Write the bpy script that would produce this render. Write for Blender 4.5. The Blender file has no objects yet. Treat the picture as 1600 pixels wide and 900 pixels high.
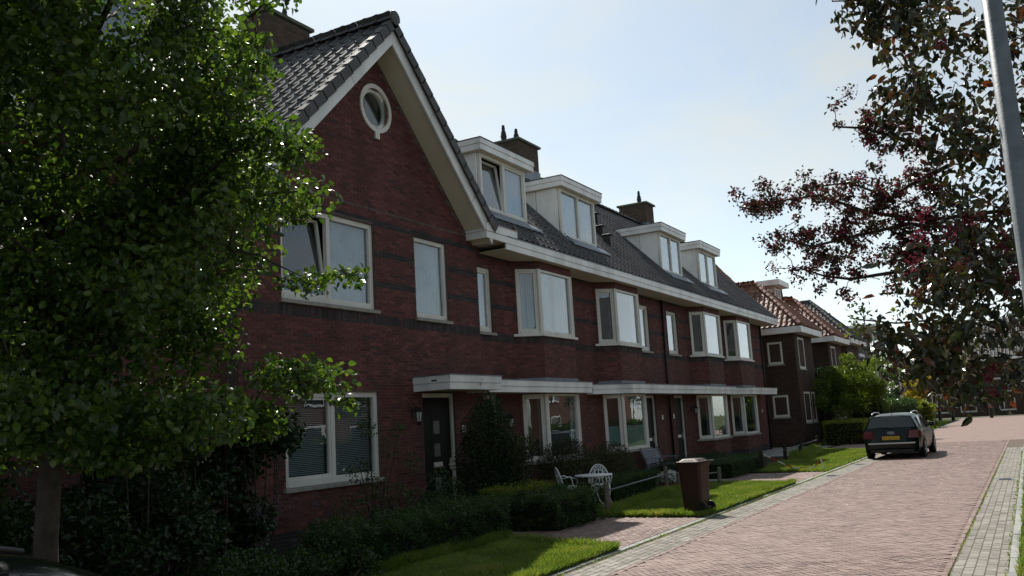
import bpy, math, random
import numpy as np
from mathutils import Vector, Matrix

random.seed(7); RNG = np.random.default_rng(11)
scene = bpy.context.scene
COL = scene.collection

# ------------------------------------------------------------------ camera
H = 1.85                                   # eye height; X runs down the street, Y towards the houses
yaw, pit, rol, FPX = math.radians(29.081), math.radians(8.632), math.radians(-3.309), 1418.24
fw = np.array([math.cos(pit)*math.cos(yaw), math.cos(pit)*math.sin(yaw), math.sin(pit)])
rt = np.cross(fw, [0, 0, 1]); rt /= np.linalg.norm(rt); up = np.cross(rt, fw)
cr, sr = math.cos(rol), math.sin(rol)
CR = np.array([cr*rt+sr*up, -sr*rt+cr*up, fw])
cam = bpy.data.objects.new('camera', bpy.data.cameras.new('camera'))
COL.objects.link(cam)
cam.matrix_world = Matrix(((CR[0][0], CR[1][0], -fw[0], 0), (CR[0][1], CR[1][1], -fw[1], 0), (CR[0][2], CR[1][2], -fw[2], H), (0, 0, 0, 1)))
cam.data.sensor_width = 36; cam.data.lens = FPX/1600*36
cam.data.clip_start = .05; cam.data.clip_end = 3000
scene.camera = cam
def ray(px, py): return CR.T @ np.array([(px-800)/FPX, -(py-450)/FPX, 1.])
def at(px, py, dist):                      # a direction in the photograph and a distance in metres
    d = ray(px, py); return np.array([0, 0, H]) + d/np.linalg.norm(d)*dist

# ------------------------------------------------------------------ sky, sun, exposure
SUN = np.array([.70, .55, 1.0]); SUN /= np.linalg.norm(SUN)
EL = math.asin(SUN[2]); AZ = math.atan2(SUN[0], SUN[1])
w = bpy.data.worlds.new('World'); scene.world = w; w.use_nodes = True
nt = w.node_tree; nt.nodes.clear()
N = lambda t: nt.nodes.new(t)
sky = N('ShaderNodeTexSky'); sky.sky_type = 'NISHITA'; sky.sun_disc = False
sky.sun_elevation = EL; sky.sun_rotation = AZ; sky.dust_density = .7; sky.air_density = 1.0; sky.ozone_density = 1.4
tc = N('ShaderNodeTexCoord'); mp = N('ShaderNodeMapping'); mp.inputs['Scale'].default_value = (1.0, 3.4, 7.5); mp.inputs['Rotation'].default_value = (.35, .25, .5)
ns = N('ShaderNodeTexNoise'); ns.inputs['Scale'].default_value = 1.7; ns.inputs['Detail'].default_value = 7; ns.inputs['Roughness'].default_value = .55; ns.inputs['Distortion'].default_value = .5
rp = N('ShaderNodeValToRGB'); rp.color_ramp.elements[0].position = .34; rp.color_ramp.elements[1].position = .62
rp.color_ramp.elements[0].color = (.45, .45, .45, 1); rp.color_ramp.elements[1].color = (1, 1, 1, 1)
mx = N('ShaderNodeMix'); mx.data_type = 'RGBA'
bg = N('ShaderNodeBackground'); bg.inputs['Strength'].default_value = .115; out = N('ShaderNodeOutputWorld')
L = nt.links.new
L(tc.outputs['Generated'], mp.inputs['Vector']); L(mp.outputs[0], ns.inputs['Vector']); L(ns.outputs['Fac'], rp.inputs[0])
bw = N('ShaderNodeRGBToBW'); L(sky.outputs[0], bw.inputs[0]); cl = N('ShaderNodeCombineColor')   # thin veil of high cloud: the sky's own light, whitened
for k, c0, ch in ((.83, .85, 'Red'), (.905, .93, 'Green'), (1.0, 1.10, 'Blue')):
    m_ = N('ShaderNodeMath'); m_.operation = 'MULTIPLY_ADD'; m_.inputs[1].default_value = k; m_.inputs[2].default_value = c0; L(bw.outputs[0], m_.inputs[0]); L(m_.outputs[0], cl.inputs[ch])
L(cl.outputs[0], mx.inputs[7])
L(rp.outputs[0], mx.inputs[0]); L(sky.outputs[0], mx.inputs[6])
tn = N('ShaderNodeMix'); tn.data_type = 'RGBA'; tn.blend_type = 'MULTIPLY'; tn.inputs[0].default_value = 1; tn.inputs[7].default_value = (1.02, 1.03, .955, 1); L(mx.outputs[2], tn.inputs[6])   # slight cyan cast of the haze
L(tn.outputs[2], bg.inputs['Color']); L(bg.outputs[0], out.inputs[0])
sun = bpy.data.objects.new('sun', bpy.data.lights.new('sun', 'SUN')); COL.objects.link(sun)
sun.data.energy = 5.0; sun.data.angle = math.radians(.55); sun.data.color = (1, .95, .86)
sun.rotation_euler = Vector(SUN).to_track_quat('Z', 'Y').to_euler()
scene.view_settings.view_transform = 'Standard'; scene.view_settings.look = 'None'
scene.view_settings.exposure = .3; scene.view_settings.gamma = 1
scene.render.film_transparent = False

# ------------------------------------------------------------------ materials
MATS = {}
def mat(name, col, rough=.6, spec=.4, var=.15, scale=6, bump=0., bscale=60, metal=0., tone=None, coat=0., stain=0.):
    if name in MATS: return MATS[name]
    m = bpy.data.materials.new(name); m.use_nodes = True; t = m.node_tree; n = t.nodes; l = t.links.new
    b = n['Principled BSDF']; b.inputs['Roughness'].default_value = rough; b.inputs['Metallic'].default_value = metal
    b.inputs['Specular IOR Level'].default_value = spec; b.inputs['Coat Weight'].default_value = coat
    co = n.new('ShaderNodeTexCoord'); geo = n.new('ShaderNodeNewGeometry')
    no = n.new('ShaderNodeTexNoise'); no.inputs['Scale'].default_value = scale; no.inputs['Detail'].default_value = 6
    l(geo.outputs['Position'], no.inputs['Vector'])
    if tone:                               # tone: list of (position, colour) read from the per-piece attribute
        a = n.new('ShaderNodeAttribute'); a.attribute_name = 'tone'
        r = n.new('ShaderNodeValToRGB'); e = r.color_ramp.elements
        while len(e) < len(tone): e.new(.5)
        for k, (p, c) in enumerate(tone): e[k].position = p; e[k].color = (*c, 1)
        l(a.outputs['Fac'], r.inputs[0]); src = r.outputs[0]
    else:
        rg = n.new('ShaderNodeRGB'); rg.outputs[0].default_value = (*col, 1); src = rg.outputs[0]
    mr = n.new('ShaderNodeMapRange'); mr.inputs[1].default_value = .3; mr.inputs[2].default_value = .7
    mr.inputs[3].default_value = 1-var; mr.inputs[4].default_value = 1+var
    l(no.outputs['Fac'], mr.inputs[0])
    mu = n.new('ShaderNodeMix'); mu.data_type = 'RGBA'; mu.blend_type = 'MULTIPLY'; mu.inputs[0].default_value = 1
    l(src, mu.inputs[6]); l(mr.outputs[0], mu.inputs[7]); last = mu.outputs[2]
    if stain:
        n2 = n.new('ShaderNodeTexNoise'); n2.inputs['Scale'].default_value = .9; n2.inputs['Detail'].default_value = 8
        m3 = n.new('ShaderNodeMapping'); m3.inputs['Scale'].default_value = (1.5, 1.5, .38); l(geo.outputs['Position'], m3.inputs['Vector']); l(m3.outputs[0], n2.inputs['Vector'])
        r2 = n.new('ShaderNodeMapRange'); r2.inputs[1].default_value = .42; r2.inputs[2].default_value = .66; r2.inputs[3].default_value = 1; r2.inputs[4].default_value = 1-stain
        l(n2.outputs['Fac'], r2.inputs[0])
        m2 = n.new('ShaderNodeMix'); m2.data_type = 'RGBA'; m2.blend_type = 'MULTIPLY'; m2.inputs[0].default_value = 1
        l(last, m2.inputs[6]); l(r2.outputs[0], m2.inputs[7]); last = m2.outputs[2]
    l(last, b.inputs['Base Color'])
    if bump:
        n3 = n.new('ShaderNodeTexNoise'); n3.inputs['Scale'].default_value = bscale; n3.inputs['Detail'].default_value = 4
        l(geo.outputs['Position'], n3.inputs['Vector'])
        bp = n.new('ShaderNodeBump'); bp.inputs['Strength'].default_value = bump; bp.inputs['Distance'].default_value = .01
        l(n3.outputs['Fac'], bp.inputs['Height']); l(bp.outputs[0], b.inputs['Normal'])
    MATS[name] = m; return m
def leafmat(name, tone, trans, tw=.45, rough=.38, spec=.45):
    m = mat(name, (0, 0, 0), rough, spec, .12, 3, tone=tone)
    t = m.node_tree; n = t.nodes; l = t.links.new; b = n['Principled BSDF']; o = n['Material Output']
    tr = n.new('ShaderNodeBsdfTranslucent'); mxs = n.new('ShaderNodeMixShader'); mxs.inputs[0].default_value = tw
    mu = n.new('ShaderNodeMix'); mu.data_type = 'RGBA'; mu.blend_type = 'MULTIPLY'; mu.inputs[0].default_value = 1
    src = b.inputs['Base Color'].links[0].from_socket
    l(src, mu.inputs[6]); mu.inputs[7].default_value = (*trans, 1)
    l(mu.outputs[2], tr.inputs[0]); l(b.outputs[0], mxs.inputs[1]); l(tr.outputs[0], mxs.inputs[2]); l(mxs.outputs[0], o.inputs[0])
    return m
def glassmat(name, tint=(.9, .95, .95), boost=1.9):
    m = bpy.data.materials.new(name); m.use_nodes = True; t = m.node_tree; n = t.nodes; l = t.links.new; n.clear()
    o = n.new('ShaderNodeOutputMaterial'); ms = n.new('ShaderNodeMixShader'); tr = n.new('ShaderNodeBsdfTransparent'); tr.inputs[0].default_value = (*tint, 1)
    g = n.new('ShaderNodeBsdfGlossy'); g.inputs['Roughness'].default_value = .008; g.inputs[0].default_value = (.95, .97, 1, 1)
    lw = n.new('ShaderNodeLayerWeight'); pw = n.new('ShaderNodeMath'); pw.operation = 'POWER'; pw.inputs[1].default_value = 4.2; l(lw.outputs['Facing'], pw.inputs[0])
    f = n.new('ShaderNodeMath'); f.operation = 'MULTIPLY_ADD'; f.inputs[1].default_value = .94; f.inputs[2].default_value = .05; l(pw.outputs[0], f.inputs[0])
    k = n.new('ShaderNodeMath'); k.operation = 'MULTIPLY'; k.inputs[1].default_value = boost; k.use_clamp = True
    no = n.new('ShaderNodeTexNoise'); no.inputs['Scale'].default_value = 1.3; geo = n.new('ShaderNodeNewGeometry'); l(geo.outputs['Position'], no.inputs['Vector'])
    bp = n.new('ShaderNodeBump'); bp.inputs['Strength'].default_value = .05; bp.inputs['Distance'].default_value = .05; l(no.outputs['Fac'], bp.inputs['Height']); l(bp.outputs[0], g.inputs['Normal'])
    l(f.outputs[0], k.inputs[0]); l(k.outputs[0], ms.inputs[0]); l(tr.outputs[0], ms.inputs[1]); l(g.outputs[0], ms.inputs[2]); l(ms.outputs[0], o.inputs[0])
    MATS[name] = m; return m

M_BRICK = mat('red_brick', 0, .75, .25, .16, 14, .35, 90, tone=[(0, (0.078, 0.030, 0.028)), (.14, (0.147, 0.051, 0.045)), (.3, (0.114, 0.042, 0.039)), (.42, (0.188, 0.069, 0.058)), (.5, (0.093, 0.036, 0.035)), (.6, (0.051, 0.045, 0.045)), (.85, (0.030, 0.028, 0.032)), (1, (0.078, 0.071, 0.068))], stain=.28)
M_MORTAR = mat('mortar', (.120, .100, .092), .9, .1, .3, 20)
M_BROWN = mat('brown_brick', 0, .8, .2, .22, 8, .3, 70, tone=[(0, (0.064, 0.042, 0.035)), (.3, (0.092, 0.060, 0.049)), (.5, (0.073, 0.048, 0.039))], stain=.25)
M_BROWNBASE = mat('brown_brick_wall', (.078, .052, .042), .85, .2, .3, 14, .3, 40, stain=.2)
M_CREAM = mat('cream_paint', (.71, .70, .65), .42, .4, .06, 3, stain=.16)
M_WHITE = mat('white_paint', (.84, .85, .84), .40, .4, .05, 2.5, stain=.26)
M_SOFFIT = mat('soffit_paint', (.62, .58, .47), .5, .3, .06, 2)
M_TILE = mat('dark_roof_tile', 0, .55, .18, .18, 5, .12, 120, tone=[(0, (.082, .081, .084)), (.5, (.098, .096, .099)), (1, (.116, .112, .114))], stain=.25)
M_RTILE = mat('red_roof_tile', 0, .5, .4, .25, 4, .15, 100, tone=[(0, (.18, .076, .050)), (.5, (.240, .108, .070)), (1, (.30, .145, .096))], stain=.3)
M_LEAD = mat('lead_sheet', (.16, .185, .22), .45, .5, .25, 4, .2, 15, metal=.3)
M_STONE = mat('stone_sill', (.30, .29, .26), .7, .3, .2, 8, .2, 60)
M_CAP = mat('chimney_cap_concrete', (.115, .125, .10), .85, .2, .3, 6, .3, 40)
M_BLACK = mat('black_plastic', (.012, .012, .013), .45, .4, .1, 5)
M_DOOR = mat('dark_green_door_paint', (.007, .009, .009), .5, .12, .1, 3)
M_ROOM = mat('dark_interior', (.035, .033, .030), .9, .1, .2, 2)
M_CURT = mat('net_curtain', (.34, .39, .44), .9, .1, .30, 1.6, stain=.3)
M_BLIND = mat('blind_slat', (.42, .45, .46), .5, .3, .08, 3)
M_STEEL = mat('galvanised_steel', (.16, .18, .20), .55, .3, .18, 12, .1, 60, metal=.35)
M_WOOD = mat('weathered_wood', (.155, .135, .115), .85, .2, .35, 14, .4, 50)
M_WOODD = mat('dark_wood', (.030, .026, .023), .8, .2, .3, 14, .4, 50)
M_BENCH = mat('grey_wood_slat', (.17, .19, .22), .7, .3, .2, 18, .2, 60)
M_IRONW = mat('white_cast_iron', (.66, .69, .70), .45, .4, .08, 10)
M_BARK = mat('bark', (.060, .047, .040), .9, .2, .35, 12, .8, 40)
M_SOIL = mat('soil', (.040, .031, .022), .95, .1, .3, 5, .5, 30)
M_GLASS = glassmat('window_glass', (.9, .95, .95), 1.3); M_GLASSU = glassmat('upper_window_glass', (.85, .9, .92), 1.6)
M_CLINK = mat('red_clinker', 0, .72, .35, .16, 14, .3, 140, tone=[(0, (0.188, 0.124, 0.109)), (.3, (0.252, 0.176, 0.154)), (.6, (0.216, 0.146, 0.128)), (.85, (0.292, 0.214, 0.188)), (1, (0.168, 0.110, 0.099))], stain=.16)
M_GREY = mat('grey_concrete_paver', 0, .8, .3, .16, 12, .3, 140, tone=[(0, (0.189, 0.175, 0.151)), (.5, (0.241, 0.224, 0.195)), (1, (0.281, 0.260, 0.232))], stain=.22)
M_JOINT = mat('joint_sand', (.135, .112, .092), .95, .1, .3, 25)
M_ROADFAR = mat('road_clinker_far', (.235, .160, .140), .75, .3, .16, 5, .15, 40, stain=.15)
M_KERB = mat('kerb_concrete', 0, .8, .3, .15, 9, .3, 120, tone=[(0, (0.255, 0.264, 0.246)), (1, (0.323, 0.327, 0.306))], stain=.18)
M_GROUND = mat('ground_soil_grass', (.050, .062, .024), .95, .1, .4, 1.4, .4, 20)
M_LAWN = mat('lawn_soil', (.055, .072, .022), .95, .1, .4, 4, .4, 30)

# ------------------------------------------------------------------ mesh helpers
def link(o, parent=None):
    COL.objects.link(o)
    if parent is not None:
        o.parent = parent
        o.matrix_parent_inverse = Matrix.Translation(parent.location).inverted() if parent.rotation_euler.z == 0 else parent_inv(parent)
    return o
def parent_inv(p):
    return (Matrix.Translation(p.location) @ p.rotation_euler.to_matrix().to_4x4()).inverted()
def thing(name, label, cat, loc=(0, 0, 0), group=None):
    o = bpy.data.objects.new(name, None); o.empty_display_size = .2; o.location = loc; COL.objects.link(o)
    return tag(o, label, cat, group)
def tag(o, label, cat, group=None):
    o['label'] = label; o['category'] = cat
    if group: o['group'] = group
    return o
def np_mesh(name, V, F, tone=None, smooth=False):
    V = np.asarray(V, np.float32).reshape(-1, 3); F = np.asarray(F, np.int32); k = F.shape[1]; n = len(F)
    me = bpy.data.meshes.new(name); me.vertices.add(len(V)); me.vertices.foreach_set('co', V.ravel())
    me.loops.add(n*k); me.loops.foreach_set('vertex_index', F.ravel())
    me.polygons.add(n); me.polygons.foreach_set('loop_start', np.arange(0, n*k, k, dtype=np.int32))
    try: me.polygons.foreach_set('loop_total', np.full(n, k, np.int32))
    except Exception: pass
    me.polygons.foreach_set('use_smooth', np.full(n, smooth))
    if tone is not None:
        a = me.attributes.new('tone', 'FLOAT', 'FACE'); a.data.foreach_set('value', np.asarray(tone, np.float32))
    me.update(calc_edges=True); me.validate(); return me
class MB:
    def __init__(s): s.v = []; s.f = []; s.t = []
    def face(s, pts, tone=.5):
        b = len(s.v); s.v.extend([tuple(map(float, p)) for p in pts]); s.f.append(tuple(range(b, b+len(pts)))); s.t.append(tone)
    def hexa(s, p, tone=.5, skip=()):
        b = len(s.v); s.v.extend([tuple(map(float, q)) for q in p])
        for i, q in enumerate(((0, 3, 2, 1), (4, 5, 6, 7), (0, 1, 5, 4), (2, 3, 7, 6), (1, 2, 6, 5), (3, 0, 4, 7))):
            if i not in skip: s.f.append(tuple(b+j for j in q)); s.t.append(tone)
    def box(s, x0, x1, y0, y1, z0, z1, tone=.5, skip=()):
        s.hexa([(x0, y0, z0), (x1, y0, z0), (x1, y1, z0), (x0, y1, z0), (x0, y0, z1), (x1, y0, z1), (x1, y1, z1), (x0, y1, z1)], tone, skip); return s
    def ob(s, fr, u0, u1, v0, v1, d0, d1, tone=.5, skip=()):
        O, U, Nn = fr; Z = np.array([0, 0, 1.])
        g = lambda u, v, d: O+U*u+Z*v+Nn*d
        s.hexa([g(u0, v0, d1), g(u1, v0, d1), g(u1, v0, d0), g(u0, v0, d0), g(u0, v1, d1), g(u1, v1, d1), g(u1, v1, d0), g(u0, v1, d0)], tone, skip); return s
    def prism(s, poly, z0, z1, tone=.5):
        b = len(s.v); n = len(poly)
        s.v.extend([(float(x), float(y), float(z0)) for x, y in poly]+[(float(x), float(y), float(z1)) for x, y in poly])
        s.f.append(tuple(range(b+n-1, b-1, -1))); s.f.append(tuple(range(b+n, b+2*n))); s.t += [tone]*2
        for i in range(n): j = (i+1) % n; s.f.append((b+i, b+j, b+n+j, b+n+i)); s.t.append(tone)
        return s
    def extr(s, pts, vec, tone=.5):         # any planar polygon pushed along a vector
        b = len(s.v); n = len(pts); vec = np.array(vec)
        s.v.extend([tuple(map(float, p)) for p in pts]+[tuple(map(float, np.array(p)+vec)) for p in pts])
        s.f.append(tuple(range(b+n-1, b-1, -1))); s.f.append(tuple(range(b+n, b+2*n))); s.t += [tone]*2
        for i in range(n): j = (i+1) % n; s.f.append((b+i, b+j, b+n+j, b+n+i)); s.t.append(tone)
        return s
    def tube(s, pts, rad, n=8, tone=.5, caps=True):
        pts = [np.array(p, float) for p in pts]; rad = rad if hasattr(rad, '__len__') else [rad]*len(pts); rings = []
        prev = None
        for i, p in enumerate(pts):
            d = pts[min(i+1, len(pts)-1)]-pts[max(i-1, 0)]; d /= (np.linalg.norm(d)+1e-9)
            a = np.array([0, 0, 1.]) if abs(d[2]) < .9 else np.array([1., 0, 0])
            if prev is not None: a = prev
            u = np.cross(a, d); u /= (np.linalg.norm(u)+1e-9); v = np.cross(d, u); prev = np.cross(d, u)*0+a
            b = len(s.v)
            for k in range(n):
                c = 2*math.pi*k/n; s.v.append(tuple(p+(u*math.cos(c)+v*math.sin(c))*rad[i]))
            rings.append(b)
        for i in range(len(rings)-1):
            for k in range(n):
                j = (k+1) % n; s.f.append((rings[i]+k, rings[i]+j, rings[i+1]+j, rings[i+1]+k)); s.t.append(tone)
        if caps:
            s.f.append(tuple(rings[0]+k for k in range(n-1, -1, -1))); s.f.append(tuple(rings[-1]+k for k in range(n))); s.t += [tone]*2
        return s
    def lathe(s, prof, c=(0, 0, 0), n=16, axis='z', tone=.5):
        b = len(s.v)
        for r, h in prof:
            for k in range(n):
                a = 2*math.pi*k/n; q = (r*math.cos(a), r*math.sin(a), h)
                if axis == 'y': q = (q[0], q[2], q[1])
                s.v.append((c[0]+q[0], c[1]+q[1], c[2]+q[2]))
        for i in range(len(prof)-1):
            for k in range(n):
                j = (k+1) % n; s.f.append((b+i*n+k, b+i*n+j, b+(i+1)*n+j, b+(i+1)*n+k)); s.t.append(tone)
        s.f.append(tuple(b+k for k in range(n-1, -1, -1))); s.f.append(tuple(b+(len(prof)-1)*n+k for k in range(n))); s.t += [tone]*2
        return s
    def mesh(s, name, smooth=False):
        me = bpy.data.meshes.new(name); me.from_pydata(s.v, [], s.f)
        a = me.attributes.new('tone', 'FLOAT', 'FACE'); a.data.foreach_set('value', s.t)
        if smooth:
            me.polygons.foreach_set('use_smooth', [True]*len(s.f))
        me.update(); return me
    def build(s, name, m, parent=None, smooth=False, label=None, kind=None, auto=None, bevel=0):
        if not s.f: return None
        me = s.mesh(name, smooth); me.materials.append(m)
        o = bpy.data.objects.new(name, me); link(o, parent)
        if label: o['label'] = label
        if kind: o['kind'] = kind
        if bevel:
            md = o.modifiers.new('bevel', 'BEVEL'); md.width = bevel; md.segments = 2; md.limit_method = 'ANGLE'
        return o
def inst(name, me, parent, loc, rot=None):
    o = bpy.data.objects.new(name, me); COL.objects.link(o)
    if rot is not None: o.matrix_world = Matrix.Translation(Vector(loc)) @ rot.to_4x4()
    else: o.location = loc
    if parent is not None:
        o.parent = parent
        o.matrix_parent_inverse = Matrix.Translation(parent.location).inverted()
    return o
def struct(o, kind='structure'): o['kind'] = kind; return o
def npnoise(x, y, s=1.): return math.sin(x*1.7*s+1.3)*math.cos(y*2.1*s+.4)*.5+math.sin(x*.63*s-y*.9*s)*.5

# ------------------------------------------------------------------ brick walls
BW, BH, JT = .21, .052, .0105
def brickmesh(tone, mname, m):
    mb = MB(); x, z, d = BW/2, BH/2, .007
    mb.hexa([(-x, -d, -z), (x, -d, -z), (x, .004, -z), (-x, .004, -z), (-x+.002, -d, z), (x-.002, -d, z), (x, .004, z), (-x, .004, z)], tone, ())
    me = mb.mesh('brick'); me.materials.append(m); return me
BRICKV = None
def wall(fr, w, h, holes, base, bricks, v0=0., top=None, tonef=None, reveal=.16, picks=None, black=None, coarse=1):
    """brick facing laid course by course on frame fr=(origin, along, outward); holes are (u0,u1,v0,v1)"""
    us = sorted({0, w, *[x for hh in holes for x in hh[:2]]}); vs = sorted({v0, h, *[x for hh in holes for x in hh[2:]]})
    O, U, Nn = fr; Z = np.array([0, 0, 1.])
    for i in range(len(us)-1):
        for j in range(len(vs)-1):
            cu, cv = (us[i]+us[i+1])/2, (vs[j]+vs[j+1])/2
            if cu < 0 or cu > w or cv > h or cv < v0 or any(a < cu < b and c < cv < d for a, b, c, d in holes): continue
            base.face([O+U*us[i]+Z*vs[j], O+U*us[i+1]+Z*vs[j], O+U*us[i+1]+Z*vs[j+1], O+U*us[i]+Z*vs[j+1]])
    for a, b, c, d in holes:
        q = lambda u, v, dd: O+U*u+Z*v-Nn*dd
        for (p1, p2) in (((a, c), (a, d)), ((a, d), (b, d)), ((b, d), (b, c)), ((b, c), (a, c))):
            base.face([q(*p1, 0), q(*p2, 0), q(*p2, reveal), q(*p1, reveal)])
    step = BH+JT; n = int((h-v0)/step); k0 = int(round((v0)/step))
    for r in range(n):
        va = v0+r*step+JT/2; vb = va+BH; off = ((r+k0) % 2)*(BW+JT)/2 - random.choice((0, .0))
        u = -off
        while u < w:
            a, b = max(u, 0), min(u+BW, w); u += BW+JT
            if b-a < .03: continue
            segs = [(a, b)]
            for ha, hb, hc, hd in holes:
                if vb > hc and va < hd:
                    ns_ = []
                    for s0, s1 in segs:
                        if hb <= s0 or ha >= s1: ns_.append((s0, s1))
                        else:
                            if s0 < ha: ns_.append((s0, ha))
                            if s1 > hb: ns_.append((hb, s1))
                    segs = ns_
            for s0, s1 in segs:
                if s1-s0 < .02: continue
                if top is not None and (vb > top(s0) or vb > top(s1)): continue
                t = random.random()*.5
                z = O[2]+va
                if black and any(z0 <= z < z1 for z0, z1 in black): t = .62+random.random()*.36
                elif random.random() < .03: t = .55
                d = .007+random.uniform(-.002, .002)
                if picks is not None and s1-s0 > BW-.002:
                    picks.append((O+U*((s0+s1)/2)+Z*((va+vb)/2), t)); continue
                bricks.ob(fr, s0, s1, va, vb, -.004, d, t, skip=(3,))
def soldier(fr, w, v, bricks, holes=()):
    u = .005
    while u+.055 < w:
        if not any(a-.02 < u+.03 < b+.02 and c < v+.1 < d for a, b, c, d in holes):
            bricks.ob(fr, u, u+.055, v, v+.2, -.004, .009+random.uniform(-.001, .002), .6+random.random()*.4, skip=(3,))
        u += .066
VX = np.array([1., 0, 0]); VY = np.array([0, 1., 0]); NF = np.array([0, -1., 0])
def frame(x, y, z=0., U=VX, Nn=NF): return (np.array([x, y, z], float), U, Nn)

# ------------------------------------------------------------------ windows and doors
def curtain_mesh(fr, u0, u1, v0, v1, d, m, parent, name='curtain', waves=9, amp=.02):
    n = max(8, int(waves*6)); V = []; Fc = []
    O, U, Nn = fr
    for i in range(n+1):
        u = u0+(u1-u0)*i/n; dd = d+amp*math.sin(i/n*waves*2*math.pi)+.006*math.sin(i*2.3)
        for v in (v0, v1): V.append(O+U*u+np.array([0, 0, v])+Nn*dd)
    for i in range(n): Fc.append((2*i, 2*i+2, 2*i+3, 2*i+1))
    me = np_mesh(name, V, Fc, smooth=True); me.materials.append(m)
    return link(bpy.data.objects.new(name, me), parent)
def window(parent, fr, u0, u1, v0, v1, splits=(), fwid=.075, inset=.05, sash=.05, dress='curtain', glass=None, sill=True, fmat=None, room=True, tilt=None, sillmat=None, sashes=None, label=None, drop=0.):
    """frame with its lights, sub-parts under it: pane, sill, curtain or blind"""
    fmat = fmat or M_CREAM; glass = glass or M_GLASSU
    d1 = -inset; d0 = d1-.09
    mb = MB()
    mb.ob(fr, u0, u0+fwid, v0, v1, d0, d1); mb.ob(fr, u1-fwid, u1, v0, v1, d0, d1)
    mb.ob(fr, u0+fwid, u1-fwid, v1-fwid, v1, d0, d1-.003); mb.ob(fr, u0+fwid, u1-fwid, v0, v0+fwid*1.25, d0, d1+.006)
    xs = [u0+fwid, *[x for x in splits], u1-fwid]
    lights = []
    for i in range(len(xs)-1):
        a = xs[i]+(fwid/2 if i > 0 else 0); b = xs[i+1]-(fwid/2 if i < len(xs)-2 else 0)
        if i < len(xs)-2: mb.ob(fr, xs[i+1]-fwid/2, xs[i+1]+fwid/2, v0+fwid*1.25, v1-fwid, d0, d1-.003)
        lights.append((a, b, v0+fwid*1.25, v1-fwid))
    win = mb.build('window', fmat, parent, label=label, bevel=.006)
    for i, (a, b, c, d) in enumerate(lights):
        op = sashes is None or i in sashes
        if op:
            s = MB(); q = sash
            if tilt is not None and i in tilt:           # a sash tilted inwards at the top
                O, U, Nn = fr; ang = math.radians(7); pts = lambda u, v, dd: O+U*u+np.array([0, 0, c+(v-c)*math.cos(ang)])+Nn*(dd-(v-c)*math.sin(ang))
                def bb(a_, b_, c_, d_, e0, e1, S): S.hexa([pts(a_, c_, e1), pts(b_, c_, e1), pts(b_, c_, e0), pts(a_, c_, e0), pts(a_, d_, e1), pts(b_, d_, e1), pts(b_, d_, e0), pts(a_, d_, e0)])
                for (a_, b_, c_, d_) in ((a, a+q, c, d), (b-q, b, c, d), (a+q, b-q, d-q, d), (a+q, b-q, c, c+q)): bb(a_, b_, c_, d_, d0+.01, d1-.025, s)
                s.build('sash', fmat, win)
                g = MB(); bb(a+q, b-q, c+q, d-q, d1-.064, d1-.06, g); g.build('pane', glass, win)
                continue
            e1 = d1-.02
            s.ob(fr, a, a+q, c, d, d0, e1); s.ob(fr, b-q, b, c, d, d0, e1); s.ob(fr, a+q, b-q, d-q, d, d0, e1-.002); s.ob(fr, a+q, b-q, c, c+q, d0, e1-.002)
            s.build('sash', fmat, win, bevel=.004); ia, ib, ic, id_ = a+q, b-q, c+q, d-q
        else: ia, ib, ic, id_ = a, b, c, d
        g = MB(); g.ob(fr, ia, ib, ic, id_, d1-.060, d1-.055, skip=()); g.build('pane', glass, win)
        if dress == 'curtain': curtain_mesh(fr, ia-.02, ib+.02, ic+drop, id_+.02, d1-.16, M_CURT, win, waves=max(3, (ib-ia)*8))
        elif dress == 'blind':
            bl = MB(); z = ic+.02
            while z < id_:
                O, U, Nn = fr; p = lambda u, dv, dd: O+U*u+np.array([0, 0, z+dv])+Nn*dd
                bl.face([p(ia, 0, d1-.135), p(ib, 0, d1-.135), p(ib, .018, d1-.17), p(ia, .018, d1-.17)]); z += .033
            bl.build('blind', M_BLIND, win)
        elif dress == 'side':
            curtain_mesh(fr, ia-.02, ia+(ib-ia)*.16, ic, id_, d1-.18, M_CURT, win, waves=3, amp=.03)
            curtain_mesh(fr, ib-(ib-ia)*.16, ib+.02, ic, id_, d1-.18, M_CURT, win, waves=3, amp=.03)
        elif dress == 'frost':
            f = MB(); f.ob(fr, ia, ib, ic, ic+(id_-ic)*.42, d1-.068, d1-.064); f.build('frosted_film', mat('frosted_film', (.16, .25, .24), .35, .5, .05), win)
    if room:
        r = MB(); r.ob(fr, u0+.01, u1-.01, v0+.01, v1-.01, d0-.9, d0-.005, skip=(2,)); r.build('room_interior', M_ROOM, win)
    if sill:
        s = MB(); s.ob(fr, u0-.06, u1+.06, v0-.075, v0-.004, -.12, .07); s.build('sill', sillmat or M_STONE, win, bevel=.008)
    return win
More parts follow.
